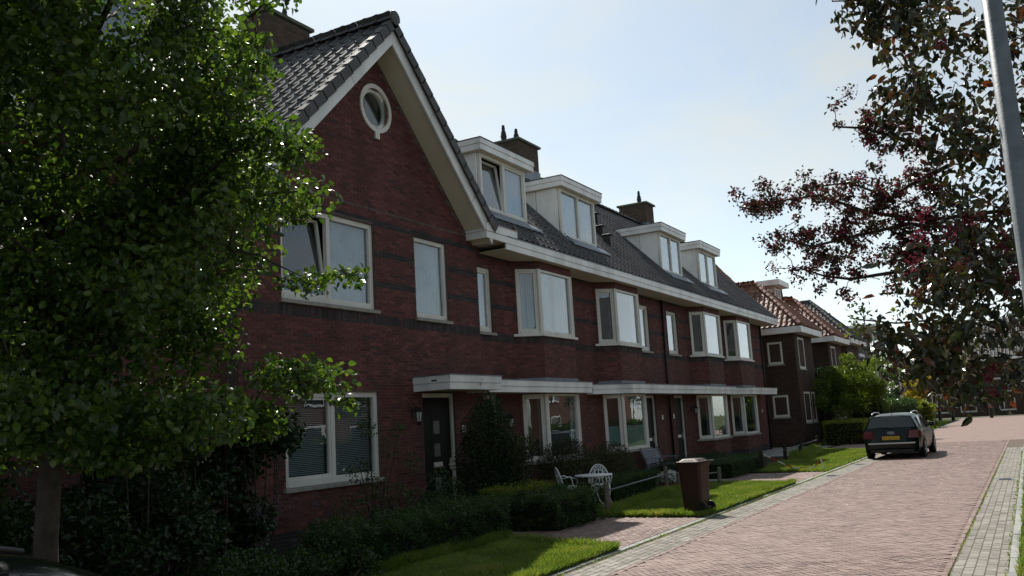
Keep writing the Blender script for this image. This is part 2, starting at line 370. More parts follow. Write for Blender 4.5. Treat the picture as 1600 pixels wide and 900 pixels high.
def door(parent, fr, u0, u1, v1, slot=True, glassy=True, handle=True):
    f = MB(); f.ob(fr, u0, u0+.08, 0.02, v1, -.16, -.05); f.ob(fr, u1-.08, u1, .02, v1, -.16, -.05); f.ob(fr, u0+.08, u1-.08, v1-.09, v1, -.16, -.053)
    d = MB(); d.ob(fr, u0+.08, u1-.08, .06, v1-.09, -.145, -.10)
    for a, b in ((.2, .75), (.85, 1.3)): pass
    dr = d.build('door', M_DOOR, parent, bevel=.004); f.build('door_frame', M_CREAM, dr, bevel=.006)
    st = MB(); st.ob(fr, u0-.02, u1+.02, 0, .06, -.2, .03); st.build('threshold', M_STONE, dr)
    c = (u0+u1)/2
    for z in (.35, .95, 1.45, 1.95): mold = MB(); mold.ob(fr, c-.2, c+.2, z, z+.36, -.10, -.096); mold.build('moulding', M_DOOR, dr, bevel=.003)
    if glassy:
        for z in (.6, 1.3, 1.78):
            g = MB(); g.ob(fr, c-.11, c+.11, z, z+.27, -.10, -.094); g.build('glass_light', mat('leaded_glass', (.16, .18, .17), .12, .6, .3, 30), dr)
    if slot:
        s = MB(); s.ob(fr, c-.17, c+.17, 1.08, 1.18, -.10, -.085); s.build('letter_slot', mat('brushed_aluminium', (.7, .71, .7), .35, .5, .05, metal=.6), dr)
    if handle:
        h = MB(); h.ob(fr, u1-.17, u1-.13, 1.0, 1.24, -.10, -.07); h.ob(fr, u1-.27, u1-.13, 1.09, 1.12, -.07, -.05); h.build('handle', MATS['brushed_aluminium'] if 'brushed_aluminium' in MATS else M_STEEL, dr)
    return dr
def text_mesh(body, size, fr, u, v, d, m, parent, name):
    cu = bpy.data.curves.new(name, 'FONT'); cu.body = body; cu.size = size; cu.align_x = 'CENTER'; cu.align_y = 'CENTER'; cu.extrude = .0015
    tmp = bpy.data.objects.new('tmp', cu); COL.objects.link(tmp); dg = bpy.context.evaluated_depsgraph_get()
    me = bpy.data.meshes.new_from_object(tmp.evaluated_get(dg)); bpy.data.objects.remove(tmp)
    O, U, Nn = fr; R = Matrix((tuple(U), (0, 0, 1), tuple(Nn))).transposed()
    me.transform(Matrix.Translation(Vector(O+U*u+np.array([0, 0, v])+Nn*d)) @ R.to_4x4()); me.materials.clear(); me.materials.append(m)
    return link(bpy.data.objects.new(name, me), parent)

# ------------------------------------------------------------------ roof tiles
def tile_geo(tw, tl, roll=.055, lip=.024):
    xs = [0, .10, .16, .26, .36, .42, .62, 1.0]; hs = [.012, .012, roll*.75, roll, roll*.75, .008, .0, .012]
    top = [(x*tw, 0., h+lip) for x, h in zip(xs, hs)]; bot = [(x*tw, tl*1.14, h) for x, h in zip(xs, hs)]
    fr_ = [(x*tw, .002, h) for x, h in zip(xs, hs)]
    V = top+bot+fr_; n = len(xs); F = []
    for i in range(n-1): F.append((i, i+1, n+i+1, n+i)); F.append((2*n+i, 2*n+i+1, i+1, i))
    return V, F
TW, TL = .300, .345
def tile_roof(parent, O, U, S, width, length, ok, m, name='roof_tile', single=True, tw=TW, tl=TL, limit=300, roll=.046):
    """pantiles on the plane O + U*u + S*s; S runs up the slope"""
    Nn = np.cross(U, S); Nn /= np.linalg.norm(Nn)
    if Nn[2] < 0: Nn = -Nn
    V, F = tile_geo(tw, tl, roll)
    protos = []
    for k in range(6):
        mb = MB(); mb.v = [tuple(p) for p in V]; mb.f = list(F); mb.t = [k/5]*len(F)
        me = mb.mesh(name); me.materials.append(m); protos.append(me)
    R = Matrix((tuple(U), tuple(S), tuple(Nn))).transposed()
    rest = MB(); cnt = 0
    nu, nsl = int(round(width/tw)), int(math.ceil(length/tl))
    spots = []
    for j in range(nsl):
        for i in range(nu):
            u, s = i*width/nu, j*tl
            if ok(u+tw/2, s+tl/2): spots.append((u, s))
    cam0 = np.array([0, 0, H]); spots.sort(key=lambda q: np.linalg.norm(O+U*q[0]+S*q[1]-cam0))
    for u, s in spots:
        P = O+U*(u+random.uniform(-.004, .004))+S*(s+random.uniform(-.006, .006))+Nn*random.uniform(0, .004)
        if single and cnt < limit:
            inst(name, random.choice(protos), parent, P, R); cnt += 1
        else:
            b = len(rest.v); rest.v.extend([tuple(P+U*p[0]+S*p[1]+Nn*p[2]) for p in V])
            rest.f.extend([tuple(b+i for i in f) for f in F]); rest.t.extend([random.random()]*len(F))
    if rest.f: rest.build(name, m, parent, kind='stuff')
def ridge_caps(parent, a, b, r, m, name='ridge_tile', step=.36):
    a, b = np.array(a, float), np.array(b, float); Ln = np.linalg.norm(b-a); n = max(1, int(Ln/step)); d = (b-a)/Ln
    side = np.cross(d, [0, 0, 1.]); side /= np.linalg.norm(side); upv = np.cross(side, d)
    for i in range(n):
        p = a+d*(i*Ln/n); mb = MB(); q = p+d*(Ln/n+.04)
        rings = []
        for P, rr in ((p, r*1.12), (p+d*.05, r*1.12), (p+d*.055, r), (q, r*.96)):
            rings.append([P+side*rr*math.cos(t)+upv*(rr*.8*math.sin(t)-.02) for t in np.linspace(0, math.pi, 7)])
        for A, B in zip(rings, rings[1:]):
            for k in range(6): mb.face([A[k], A[k+1], B[k+1], B[k]], random.random())
        mb.face(rings[0][::-1]); mb.build(name, m, parent)

# ================================================================== SETTING: ground, road, kerbs, lawns
g = MB(); g.face([(-400, -400, -.02), (900, -400, -.02), (900, 400, -.02), (-400, 400, -.02)])
struct(g.build('ground', M_GROUND))
g = MB(); g.face([(-30, .4, -.006), (46, .4, -.006), (46, 5.36, -.006), (-30, 5.36, -.006)])
road = struct(g.build('road', M_JOINT))
g = MB(); g.face([(46, -2.0, .0), (104, -2.0, .0), (104, 6.1, .0), (46, 5.36, .0)])
g.face([(84, -40, -.001), (104, -40, -.001), (104, -2, -.001), (84, -2, -.001)])
struct(g.build('road_far_end', M_ROADFAR))

def slabmesh(lx, ly, hgt, tone, m, name, ch=.004):
    mb = MB(); a, b = lx/2, ly/2
    mb.hexa([(-a, -b, -.02), (a, -b, -.02), (a, b, -.02), (-a, b, -.02), (-a+ch, -b+ch, hgt), (a-ch, -b+ch, hgt), (a-ch, b-ch, hgt), (-a+ch, b-ch, hgt)], tone, skip=(0,))
    me = mb.mesh(name); me.materials.append(m); return me
def pave(parent, spots, lx, ly, m, name, nsingle=300):
    """spots: (x, y, angle, z); the largest in view single, the rest one mesh"""
    protos = [slabmesh(lx, ly, 0., k/6, m, name) for k in range(7)]
    def vis(q):
        d = CR @ (np.array([q[0], q[1], 0.])-[0, 0, H]);
        if d[2] < .5: return 1e9
        x = 800+FPX*d[0]/d[2]; y = 450-FPX*d[1]/d[2]
        return d[2]+(0 if (0 < x < 1600 and y < 905) else 500)
    spots.sort(key=vis); rest = MB()
    for k, (x, y, a, z) in enumerate(spots):
        z += random.uniform(-.002, .002)
        if k < nsingle: inst(name, random.choice(protos), parent, (x, y, z), Matrix.Rotation(a+random.gauss(0, .006), 3, 'Z'))
        else:
            c, s = math.cos(a), math.sin(a); hx, hy = lx/2, ly/2
            cs = [(-hx, -hy), (hx, -hy), (hx, hy), (-hx, hy)]; ch = .92 if x < 22 else .95
            tl = random.uniform(-.0012, .0012)
            rest.hexa([(x+p*c-q*s, y+p*s+q*c, -.008) for p, q in cs]+[(x+(p*c-q*s)*.97, y+(p*s+q*c)*.97, z+tl*(1 if p > 0 else -1)) for p, q in cs], random.random(), skip=(0,))
    if rest.f: rest.build(name, m, parent, kind='stuff')
Wc = .0715; n3 = 3; sp = []; ang = math.radians(45)
x0, x1, y0, y1 = 7.5, 46., 1.03, 4.66; cx, cy = 9., 2.8; ca, sa = math.cos(ang), math.sin(ang)
Rg = 640
def try_spot(u, v, a):
    x, y = cx+(u*ca-v*sa), cy+(u*sa+v*ca)
    if x0 < x < x1 and y0+.005 < y < y1-.005: sp.append((x, y, a+ang, random.choice((0, 0, 0, .002))))
for k in range(-440, 120):
    for j in range(-30, 140):
        u, v = (k+2*n3*j), k
        x = cx+(u*ca-v*sa)*Wc; y = cy+(u*sa+v*ca)*Wc
        if not (x0-.5 < x < x1+.5 and y0-.5 < y < y1+.5): continue
        try_spot((u+n3/2)*Wc, (v+.5)*Wc, 0.)
        try_spot((u+n3+.5)*Wc, (v-n3+1+n3/2)*Wc, math.pi/2)
pave(road, sp, Wc*3-.005, Wc-.005, M_CLINK, 'clinker_brick')
# border rows of clinkers laid along the road
sp = []
for yy in (y0-.0, y1+.0):
    x = 6.
    while x < 46: sp.append((x, yy, 0., .0045)); x += .2145
# grey concrete gutter on the left and parking strip on the right
g = MB(); g.face([(-30, 4.70, -.003), (46, 4.70, -.003), (46, 5.30, -.003), (-30, 5.30, -.003)]); gl = struct(g.build('gutter_strip', M_JOINT))
pave(road, sp, .21, .068, M_CLINK, 'border_clinker', 150)
sp = []
for r in range(5):
    x = 6.+(r % 2)*.105
    while x < 46: sp.append((x, 4.765+r*.1085, 0., 0.)); x += .2135
pave(gl, sp, .208, .103, M_GREY, 'grey_paver')
g = MB(); g.face([(-30, .42, -.003), (39.0, .42, -.003), (39.0, .985, -.003), (-30, .985, -.003)]); gp = struct(g.build('parking_strip', M_JOINT))
sp = []
for r in range(5):
    x = 6.+(r % 2)*.1
    while x < 39: sp.append((x, .485+r*.1105, 0., 0.)); x += .2155
pave(gp, sp, .209, .105, M_GREY, 'grey_paver')
def kerb(name, ya, yb, xs, zt):
    k0 = MB(); k0.box(xs[0], xs[1], ya+.01, yb-.01, -.02, -.004); kb = struct(k0.build(name, M_JOINT))
    me = []
    for k in range(5):
        mb = MB(); mb.hexa([(0, ya, -.02), (.985, ya, -.02), (.985, yb, -.02), (0, yb, -.02), (.004, ya+.012, zt), (.981, ya+.012, zt), (.981, yb-.004, zt), (.004, yb-.004, zt)], k/4)
        m_ = mb.mesh('kerb_stone'); m_.materials.append(M_KERB); me.append(m_)
    x = xs[0]
    while x < xs[1]-.9: inst('kerb_stone', random.choice(me), kb, (x, random.uniform(-.004, .004), random.uniform(-.003, .003))); x += 1.
kerb('kerb_left', 5.30, 5.42, (4, 46), .014); kerb('kerb_right', .31, .42, (4, 40), .055)
g = MB(); g.face([(46, 5.36, .012), (104, 6.1, .012), (104, 6.25, .012), (46, 5.5, .012)]); struct(g.build('kerb_far', M_KERB))

# drain grate in the right strip and a cover on the left
for (x, y, nm, lb) in ((24.0, .72, 'storm_drain', 'dark iron storm drain grate set in the grey strip on the right'), (26.4, 5.0, 'storm_drain', 'iron drain cover in the grey gutter strip by the brick driveway'), (31.2, 5.0, 'storm_drain', 'iron drain cover in the gutter strip just short of the parked car')):
    t = thing(nm, lb, 'drain', (x, y, 0), 'iron drains in the gutter strips')
    f = MB(); f.box(x-.22, x+.22, y-.16, y-.13, -.02, .007); f.box(x-.22, x+.22, y+.13, y+.16, -.02, .007); f.box(x-.22, x-.19, y-.13, y+.13, -.02, .0065); f.box(x+.19, x+.22, y-.13, y+.13, -.02, .0065)
    f.build('frame', M_STEEL, t); b = MB()
    for i in range(8): b.box(x-.175+i*.045, x-.155+i*.045, y-.128, y+.128, -.02, .005)
    b.build('grate', M_BLACK, t); p = MB(); p.box(x-.18, x+.18, y-.128, y+.128, -.02, .0015); p.build('pit', M_BLACK, t)

# front gardens: lawns, brick driveways, garden soil
def sheet(name, x0, x1, y0, y1, z, m):
    g = MB(); g.face([(x0, y0, z), (x1, y0, z), (x1, y1, z), (x0, y1, z)]); return struct(g.build(name, m))
sheet('garden_soil', 2, 46, 8.0, 11.3, .004, M_SOIL)
def lawn(poly, z=.022, name='lawn'):
    g = MB(); g.prism(poly, -.015, z); return struct(g.build(name, M_LAWN))
LAWNS = [[(1.0, 5.43), (12.35, 5.43), (12.55, 6.0), (12.75, 6.55), (13.05, 7.0), (13.3, 8.0), (1.0, 8.0)],
         [(16.45, 5.43), (23.75, 5.43), (24.4, 6.4), (24.6, 8.2), (16.6, 8.2), (16.5, 7.0)],
         [(28.0, 5.43), (41.0, 5.5), (41.2, 6.4), (42.8, 8.4), (35, 8.2), (28.6, 7.7)]]
for p in LAWNS: lawn(p)
LAWNS.append([(-6, -3.2), (40, -3.2), (40, .30), (-6, .30)]); lawn(LAWNS[3], .04)
def drive(name, x0, x1, y0, y1, single=300):
    g = MB(); g.face([(x0, y0, .002), (x1, y0, .002), (x1, y1, .002), (x0, y1, .002)]); o = struct(g.build(name, M_JOINT)); sp = []; r = 0; y = y0+.04
    while y < y1:
        x = x0+(r % 2)*.107+.1
        while x < x1-.1: sp.append((x, y, 0., .014)); x += .214
        y += .0715; r += 1
    pave(o, sp, .209, .066, M_CLINK, 'clinker_brick', single)
drive('driveway_near', 12.36, 16.44, 5.43, 7.95); drive('driveway_middle', 23.8, 27.98, 5.43, 7.7, 150)
sheet('garden_path_grey', 13.35, 14.25, 7.96, 11.0, .012, M_GREY); sheet('garden_path_middle', 24.6, 26.0, 7.7, 11.2, .012, M_GREY)
sheet('garden_path_end', 38, 47, 8.6, 11.6, .012, M_KERB); sheet('driveway_far', 42.6, 58, 5.55, 8.3, .008, M_ROADFAR)
g = MB(); g.face([(58, 5.6, .012), (103, 6.3, .012), (103, 12, .012), (58, 12, .012)]); struct(g.build('lawn_far', M_LAWN))
g = MB(); g.face([(104, -40, .012), (112, -40, .012), (112, 30, .012), (104, 30, .012)]); struct(g.build('lawn_end_of_street', M_LAWN))
g = MB(); g.face([(106, -40, .02), (107.4, -40, .02), (107.4, 30, .02), (106, 30, .02)]); struct(g.build('footpath_end_of_street', M_KERB))

# ================================================================== HOUSES
YR, YG = 11.28, 11.06                       # row wall and gable wall
EAVE_Y, EAVE_Z = 10.55, 6.45                # tiles start here, 45 degrees up
RIDGE_Y = 14.95; RIDGE_Z = EAVE_Z+(RIDGE_Y-EAVE_Y)
S45 = np.array([0, 1, 1.])/math.sqrt(2)
BLACK = [(6.0, 6.13), (5.36, 5.49), (4.72, 4.85)]
GX, GHW, GZ = 14.42, 3.70, 10.2             # gable centre, half width, apex
BRV = [None]
def boards(parent, name, segs, m=M_WHITE, gap=.004):
    """fascia boards: each seg (x0,x1,y0,y1,z0,z1)"""
    mb = MB()
    for s in segs: mb.box(*s)
    return mb.build(name, m, parent, bevel=.004)
def dormer(house, x0, x1, tilt=None, label=None):
    yf, zt, zb = 11.42, 8.80, 7.29
    a, b = x0+.17, x1-.17
    roofY = lambda z: EAVE_Y+(z-EAVE_Z)
    body = MB()
    for xa, xb in ((a, a+.06), (b-.06, b)):
        body.extr([(xa, yf+.09, zb-.1), (xa, yf+.09, zt), (xa, roofY(zt)+.1, zt), (xa, roofY(zb)+.1, zb-.02)], (xb-xa, 0, 0))
    body.box(a, b, yf-.0, yf+.09, zb-.12, zb-.002)
    dm = body.build('dormer', M_WHITE, house, label=label, bevel=.004)
    j = MB(); j.box(a-.006, a+.001, 12.2, 12.215, 8.05, zt-.01); j.build('panel_joint', mat('joint_shadow_gap', (.25, .25, .24), .7), dm)
    f = MB(); f.box(x0+.035, x1-.035, 11.28, 13.25, zt+.006, zt+.16); f.build('soffit_board', M_SOFFIT, dm)
    for nm, z0, z1, e in (('lower_fascia', zt, zt+.15, .0), ('upper_fascia', zt+.156, zt+.29, .018)):
        f = MB(); f.box(x0-e, x1+e, 11.245-e, 11.275, z0, z1); f.box(x0-e, x0+.03, 11.275, 13.1, z0, z1); f.box(x1-.03, x1+e, 11.275, 13.1, z0, z1)
        f.build(nm, M_WHITE, dm, bevel=.004)
    f = MB(); f.box(x0-.03, x1+.03, 11.215, 13.35, zt+.293, zt+.315); f.build('roof_sheet', mat('bitumen_felt', (.05, .052, .056), .8, .3, .2, 5), dm)
    f = MB(); f.extr([(a-.05, 11.40, 7.26), (a-.05, 11.415, 7.34), (a-.05, 11.03, 7.07), (a-.05, 11.00, 7.00)], (b-a+.1, 0, 0)); f.build('lead_flashing', M_LEAD, dm)
    for xx in (a-.09, b+.01):
        sl = MB(); sl.extr([(xx, 11.2, 7.13), (xx, 13.0, 8.93), (xx, 13.0, 8.99), (xx, 11.2, 7.19)], (.08, 0, 0)); sl.build('side_flashing', M_LEAD, dm)
    window(dm, frame(a+.06, yf), 0, b-a-.12, zb, zt, splits=((b-a-.12)/2,), fwid=.09, inset=.0, sill=False, dress='curtain', tilt=tilt, sashes=(0, 1) if tilt else (), room=True, fmat=M_CREAM)
    return dm
def chimney(house, x0, x1, y0, y1, z1, pots):
    zb = RIDGE_Z-.9; bs = MB(); br = MB()
    bs.box(x0+.007, x1-.007, y0+.007, y1-.007, zb, z1)
    ch = bs.build('chimney', M_MORTAR, house)
    for fr, w_ in ((frame(x0, y0+.007, zb), x1-x0), (frame(x0+.007, y1, zb, -VY, -VX), y1-y0)):
        wall(fr, w_, z1-zb, [], MB(), br)
    br.build('brick', mat('chimney_brick', 0, .8, .2, .25, 10, tone=[(0, (.070, .048, .038)), (.5, (.110, .078, .060)), (1, (.05, .042, .036))]), ch, kind='stuff')
    c = MB(); c.box(x0-.09, x1+.09, y0-.09, y1+.09, z1, z1+.09); c.build('cap', M_CAP, ch, bevel=.015)
    l = MB(); l.box(x0-.03, x1+.03, y0-.03, y1+.03, zb, RIDGE_Z+.05); l.build('lead_flashing', M_LEAD, ch)
    for (px, py, hh) in pots:
        p = MB(); p.lathe([(.075, 0), (.085, .02), (.075, .05), (.10, .12), (.115, .2), (.09, .24), (.10, .27), (.075, .33), (.055, .40), (.07, .43), (.055, .46), (.05, .52)], (px, py, z1+.09), 12)
        me = [(v[0], v[1], z1+.09+(v[2]-z1-.09)*hh) for v in p.v]; p.v = me
        p.build('chimney_pot', M_BLACK, ch, smooth=True)
    return ch
def gutter(house, x0, x1):
    boards(house, 'lower_fascia', [(x0, x1, 10.5, 10.54, 6.06, 6.205)]); boards(house, 'upper_fascia', [(x0, x1, 10.485, 10.53, 6.21, 6.37)])
    g = MB(); g.box(x0, x1, 10.47, 10.56, 6.372, 6.392); g.build('gutter_edge', M_LEAD, house)
    s = MB(); s.box(x0, x1, 10.54, YR+.3, 6.075, 6.095); s.build('soffit', M_SOFFIT, house)
def main_roof(house, x0, x1, ok, limit=300, single=True, plan=None):
    r = MB(); t = .05
    if plan: r.extr([(x, y, EAVE_Z+(y-EAVE_Y)-.13) for x, y in plan], (0, 0, .08))
    else: r.hexa([(x0, EAVE_Y-.06, EAVE_Z-.13), (x1, EAVE_Y-.06, EAVE_Z-.13), (x1, RIDGE_Y, RIDGE_Z-.13), (x0, RIDGE_Y, RIDGE_Z-.13), (x0, EAVE_Y-.06, EAVE_Z-.06), (x1, EAVE_Y-.06, EAVE_Z-.06), (x1, RIDGE_Y, RIDGE_Z-.03), (x0, RIDGE_Y, RIDGE_Z-.03)])
    r.hexa([(x0, RIDGE_Y, RIDGE_Z-.13), (x1, RIDGE_Y, RIDGE_Z-.13), (x1, 19.4, EAVE_Z-.1), (x0, 19.4, EAVE_Z-.1), (x0, RIDGE_Y, RIDGE_Z-.03), (x1, RIDGE_Y, RIDGE_Z-.03), (x1, 19.4, EAVE_Z), (x0, 19.4, EAVE_Z)])
    ro = r.build('roof', mat('roof_underlay', (.03, .03, .033), .9), house)
    tile_roof(ro, np.array([x0, EAVE_Y-.03, EAVE_Z-.035]), VX, S45, x1-x0, (RIDGE_Y-EAVE_Y)*math.sqrt(2), ok, M_TILE, single=single, limit=limit)
    ridge_caps(ro, (x0, RIDGE_Y, RIDGE_Z+.03), (x1, RIDGE_Y, RIDGE_Z+.03), .16, M_TILE)
    return ro
def in_gable(x, y, pad=.0): return abs(x-GX) < GHW-(y-EAVE_Y)+pad
def bay(house, base, bricks, a, b, up=(4.17, 5.87), lo=(.93, 2.62), dress=('curtain', 'side'), glass=None, dark_side=False):
    dp = .54; c = .08; yb = YR-dp; s2 = math.sqrt(.5)
    frames = [frame(a-dp, YR, 0, np.array([s2, -s2, 0]), np.array([-s2, -s2, 0])), frame(a, yb), frame(b, yb, 0, np.array([s2, s2, 0]), np.array([s2, -s2, 0]))]
    ws = [dp/s2, b-a, dp/s2]; hl = [(.11, ws[0], *up), (.11, ws[0], *lo)]; hc = [(0, ws[1], *up), (0, ws[1], *lo)]; hr = [(0, ws[2]-.11, *up), (0, ws[2]-.11, *lo)]
    for fr, w_, ho in zip(frames, ws, (hl, hc, hr)):
        wall(fr, w_, 6.08, ho, base, bricks, black=[(5.36, 5.49), (4.72, 4.85), (0, .3)], reveal=.1)
        soldier(fr, w_, 3.92, bricks)
    bw_ = {}
    for k, (z0, z1) in enumerate((up, lo)):
        gl = M_GLASSU if k == 0 else M_GLASS; dr = dress[k]
        p = MB()
        post = lambda mb, x: mb.prism([(x-.065, yb+.015), (x, yb-.02), (x+.065, yb+.015), (x+.04, yb+.13), (x-.04, yb+.13)], z0, z1)
        rt_ = post(p, a).build('bay_window', M_CREAM, house, bevel=.006); post(MB(), b).build('corner_post', M_CREAM, rt_, bevel=.006)
        window_part(rt_, frames[0], .11, ws[0]-.05, z0, z1, dr if not dark_side else None, gl, True)
        window_part(rt_, frames[1], .055, ws[1]-.055, z0, z1, dr, gl, False)
        window_part(rt_, frames[2], .05, ws[2]-.11, z0, z1, dr, gl, True)
        s = MB(); e = .075
        s.prism([(a-dp-.12+.05, YR-.02), (a-dp-.12+.05, YR-.02-.01), (a-.05-.02, yb-e), (b+.05+.02, yb-e), (b+dp+.07, YR-.03), (b+dp+.07, YR-.02)], z0-.07, z0-.003); s.build('sill', M_STONE if k else M_CREAM, rt_, bevel=.008)
        r = MB(); r.prism([(a-dp+.12, YR+.06), (a+.05, yb+.17), (b-.05, yb+.17), (b+dp-.12, YR+.06), (b+dp-.12, YR+1.6), (a-dp+.12, YR+1.6)], z0+.02, z1-.02)
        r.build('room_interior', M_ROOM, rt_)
    l = MB(); l.prism([(a-dp-.02, YR), (a-.02, yb-.02), (b+.02, yb-.02), (b+dp+.02, YR)], 2.935, 3.03); l.build('lead_flashing', M_LEAD, house)
def window_part(parent, fr, u0, u1, z0, z1, dress, glass, sash):
    mb = MB(); f = .065
    mb.ob(fr, u0, u0+f, z0, z1, -.10, -.01); mb.ob(fr, u1-f, u1, z0, z1, -.10, -.01); mb.ob(fr, u0+f, u1-f, z1-f, z1, -.10, -.013); mb.ob(fr, u0+f, u1-f, z0, z0+f*1.3, -.10, -.005)
    mb.build('frame', M_CREAM, parent, bevel=.005)
    a, b, c, d = u0+f, u1-f, z0+f*1.3, z1-f
    if sash:
        s = MB(); q = .05
        s.ob(fr, a, a+q, c, d, -.09, -.025); s.ob(fr, b-q, b, c, d, -.09, -.025); s.ob(fr, a+q, b-q, d-q, d, -.09, -.027); s.ob(fr, a+q, b-q, c, c+q, -.09, -.027); s.build('sash', M_CREAM, parent)
        a, b, c, d = a+q, b-q, c+q, d-q
    g = MB(); g.ob(fr, a, b, c, d, -.066, -.061); g.build('pane', glass, parent)
    if dress == 'curtain': curtain_mesh(fr, a, b, c, d, -.135, M_CURT, parent, waves=max(3, (b-a)*7), amp=.015)
    elif dress == 'half':
        curtain_mesh(fr, a, a+(b-a)*.40, c, d, -.135, M_CURT, parent, waves=max(3, (b-a)*4), amp=.025); curtain_mesh(fr, a+(b-a)*.55, b, c, d, -.15, M_CURT, parent, waves=max(3, (b-a)*4), amp=.025)
    elif dress == 'side':
        curtain_mesh(fr, a, a+(b-a)*.13, c, d, -.15, M_CURT, parent, waves=2, amp=.02); curtain_mesh(fr, b-(b-a)*.13, b, c, d, -.15, M_CURT, parent, waves=2, amp=.02)
    elif dress == 'frost':
        q = MB(); q.ob(fr, a, b, c, c+(d-c)*.42, -.075, -.071); q.build('frosted_film', mat('frosted_film', (.16, .25, .24), .35, .5, .05), parent)
def canopy(house, poly, z0, z1, yback):
    """flat canopy with two-board fascia; poly runs round the front edge from wall to wall"""
    c = MB(); c.prism([(p[0], p[1]) for p in poly], z0+.02, z1-.02); cn = c.build('canopy', M_SOFFIT, house)
    zm = z0+(z1-z0)*.5
    for nm, za, zb, e in (('lower_fascia', z0, zm-.003, .0), ('upper_fascia', zm+.003, z1, .016)):
        f = MB()
        for i in range(len(poly)-1):
            p, q = np.array(poly[i]), np.array(poly[i+1]); d = q-p; d = d/np.linalg.norm(d); n = np.array([d[1], -d[0]])
            o0, o1 = p+n*(e+.02)-d*(e if i else 0), q+n*(e+.02)+d*(e+.01)
            f.prism([tuple(p+n*.001), tuple(q+n*.001), tuple(o1), tuple(o0)][::-1], za, zb)
        f.build(nm, M_WHITE, cn, bevel=.003)
    r = MB(); cen = np.mean(np.array(poly), 0)
    r.prism([(p[0]+(.05 if p[0] > cen[0] else -.05), p[1]-(.05 if p[1] < yback-.05 else 0)) for p in poly], z1+.002, z1+.022); r.build('lead_roof', M_LEAD, cn)
    return cn
def plate(house, x, y, z, txt):
    fr = frame(x, y, z); p = MB(); p.ob(fr, -.06, .06, -.08, .08, .006, .016); o = p.build('house_number_plate', mat('enamel_plate', (.72, .75, .76), .3, .5, .03), house)
    if txt: text_mesh(txt, .13, fr, 0, -.005, .0165, M_BLACK, o, 'house_number')
    return o
def lamp(house, x, y, z):
    fr = frame(x, y, z); b = MB(); b.ob(fr, -.04, .04, -.10, .10, .005, .02); b.tube([(x, y-.02, z+.06), (x, y-.10, z+.13), (x, y-.16, z+.10)], .012, 6)
    o = b.build('wall_lamp', M_BLACK, house)
    c = MB(); c.lathe([(.015, .10), (.09, .05), (.10, .03), (.06, .02)], (x, y-.16, z), 8); c.lathe([(.05, -.2), (.065, -.19), (.05, -.17), (.03, -.24)], (x, y-.16, z), 8)
    for k in range(4):
        a = math.pi/4+k*math.pi/2; c.tube([(x+.055*math.cos(a), y-.16+.055*math.sin(a), z-.18), (x+.08*math.cos(a), y-.16+.08*math.sin(a), z+.03)], .007, 4)
    c.build('lantern_frame', M_BLACK, o); gl = MB(); gl.lathe([(.035, -.17), (.06, .02)], (x, y-.16, z), 8); gl.build('lantern_glass', mat('milk_glass', (.5, .52, .5), .2, .5, .05), o)
def pipe(house, x, y, z0, z1):
    p = MB(); p.tube([(x, y-.06, z0), (x, y-.06, z1)], .04, 10); o = p.build('downpipe', M_BLACK, house, smooth=True); c = MB(); z = z0+.5
    while z < z1: c.box(x-.05, x+.05, y-.11, y, z, z+.03); z += 1.3
    c.build('bracket', M_BLACK, o)

BRK = [brickmesh(t, 'brick', M_BRICK) for t in (.02, .08, .14, .2, .28, .36, .42, .5, .65, .78, .9)]
def place_picks(parent, picks, bricks, nsel=300, region=None):
    cam0 = np.array([0, 0, H]); picks.sort(key=lambda p: (0 if region(p[0]) else 100)+np.linalg.norm(p[0]-cam0))
    tv = (.02, .08, .14, .2, .28, .36, .42, .5, .65, .78, .9)
    for k, (P, t) in enumerate(picks):
        if k < nsel:
            inst('brick', BRK[min(range(11), key=lambda i: abs(tv[i]-t))], parent, P+np.array([0, random.uniform(-.002, .002), 0]))
        else: bricks.ob(frame(P[0]-BW/2, P[1], P[2]-BH/2), 0, BW, 0, BH, -.004, .007+random.uniform(-.002, .002), t, skip=(3,))

# ---- the gabled house number 15
h15 = thing('gabled_house', 'red brick house with white gable bargeboards, round window and number 15 by its black door', 'house', (GX, 14.5, 0))
gx0, gx1 = GX-3.80, GX+3.80
base, bricks, picks = MB(), MB(), []
fr = frame(gx0, YG)
H15 = [(11.67-gx0, 14.28-gx0, 1.02, 2.66), (11.65-gx0, 14.29-gx0, 4.27, 6.01), (15.67-gx0, 16.92-gx0, 4.24, 6.0), (15.74-gx0, 16.99-gx0, 0.0, 2.66)]
wall(fr, 7.6, 6.35, H15, base, bricks, black=BLACK+[(0, .3)], picks=picks)
soldier(fr, 7.6, 3.98, bricks, H15)
# triangular gable top, round window cut out of it as an octagonal reveal
zt = 6.35; topf = lambda u: 9.80-abs(u+gx0-GX)-zt
rw = (14.49-gx0, 8.51-zt, .47)
wall(frame(gx0, YG, zt), 7.6, 3.5, [(rw[0]-.36, rw[0]+.36, rw[1]-.36, rw[1]+.36)], MB(), bricks, top=topf)
for k in range(40):                         # backing of the gable as strips, open at the round window
    ua, ub = k*.19, (k+1)*.19; tp = min(topf(ua), topf(ub))
    if tp <= .02: continue
    um = (ua+ub)/2
    if abs(um-rw[0]) < .40:
        base.face([(gx0+ua, YG, zt), (gx0+ub, YG, zt), (gx0+ub, YG, zt+rw[1]-.40), (gx0+ua, YG, zt+rw[1]-.40)])
        base.face([(gx0+ua, YG, zt+rw[1]+.40), (gx0+ub, YG, zt+rw[1]+.40), (gx0+ub, YG, zt+topf(ub)), (gx0+ua, YG, zt+topf(ua))])
    else: base.face([(gx0+ua, YG, zt), (gx0+ub, YG, zt), (gx0+ub, YG, zt+max(topf(ub), 0)), (gx0+ua, YG, zt+max(topf(ua), 0))])
base.box(gx1-.02, gx1, YG, YR+.3, 0, 6.3); base.box(gx0, gx0+.02, YG, YR+.3, 0, 6.3)
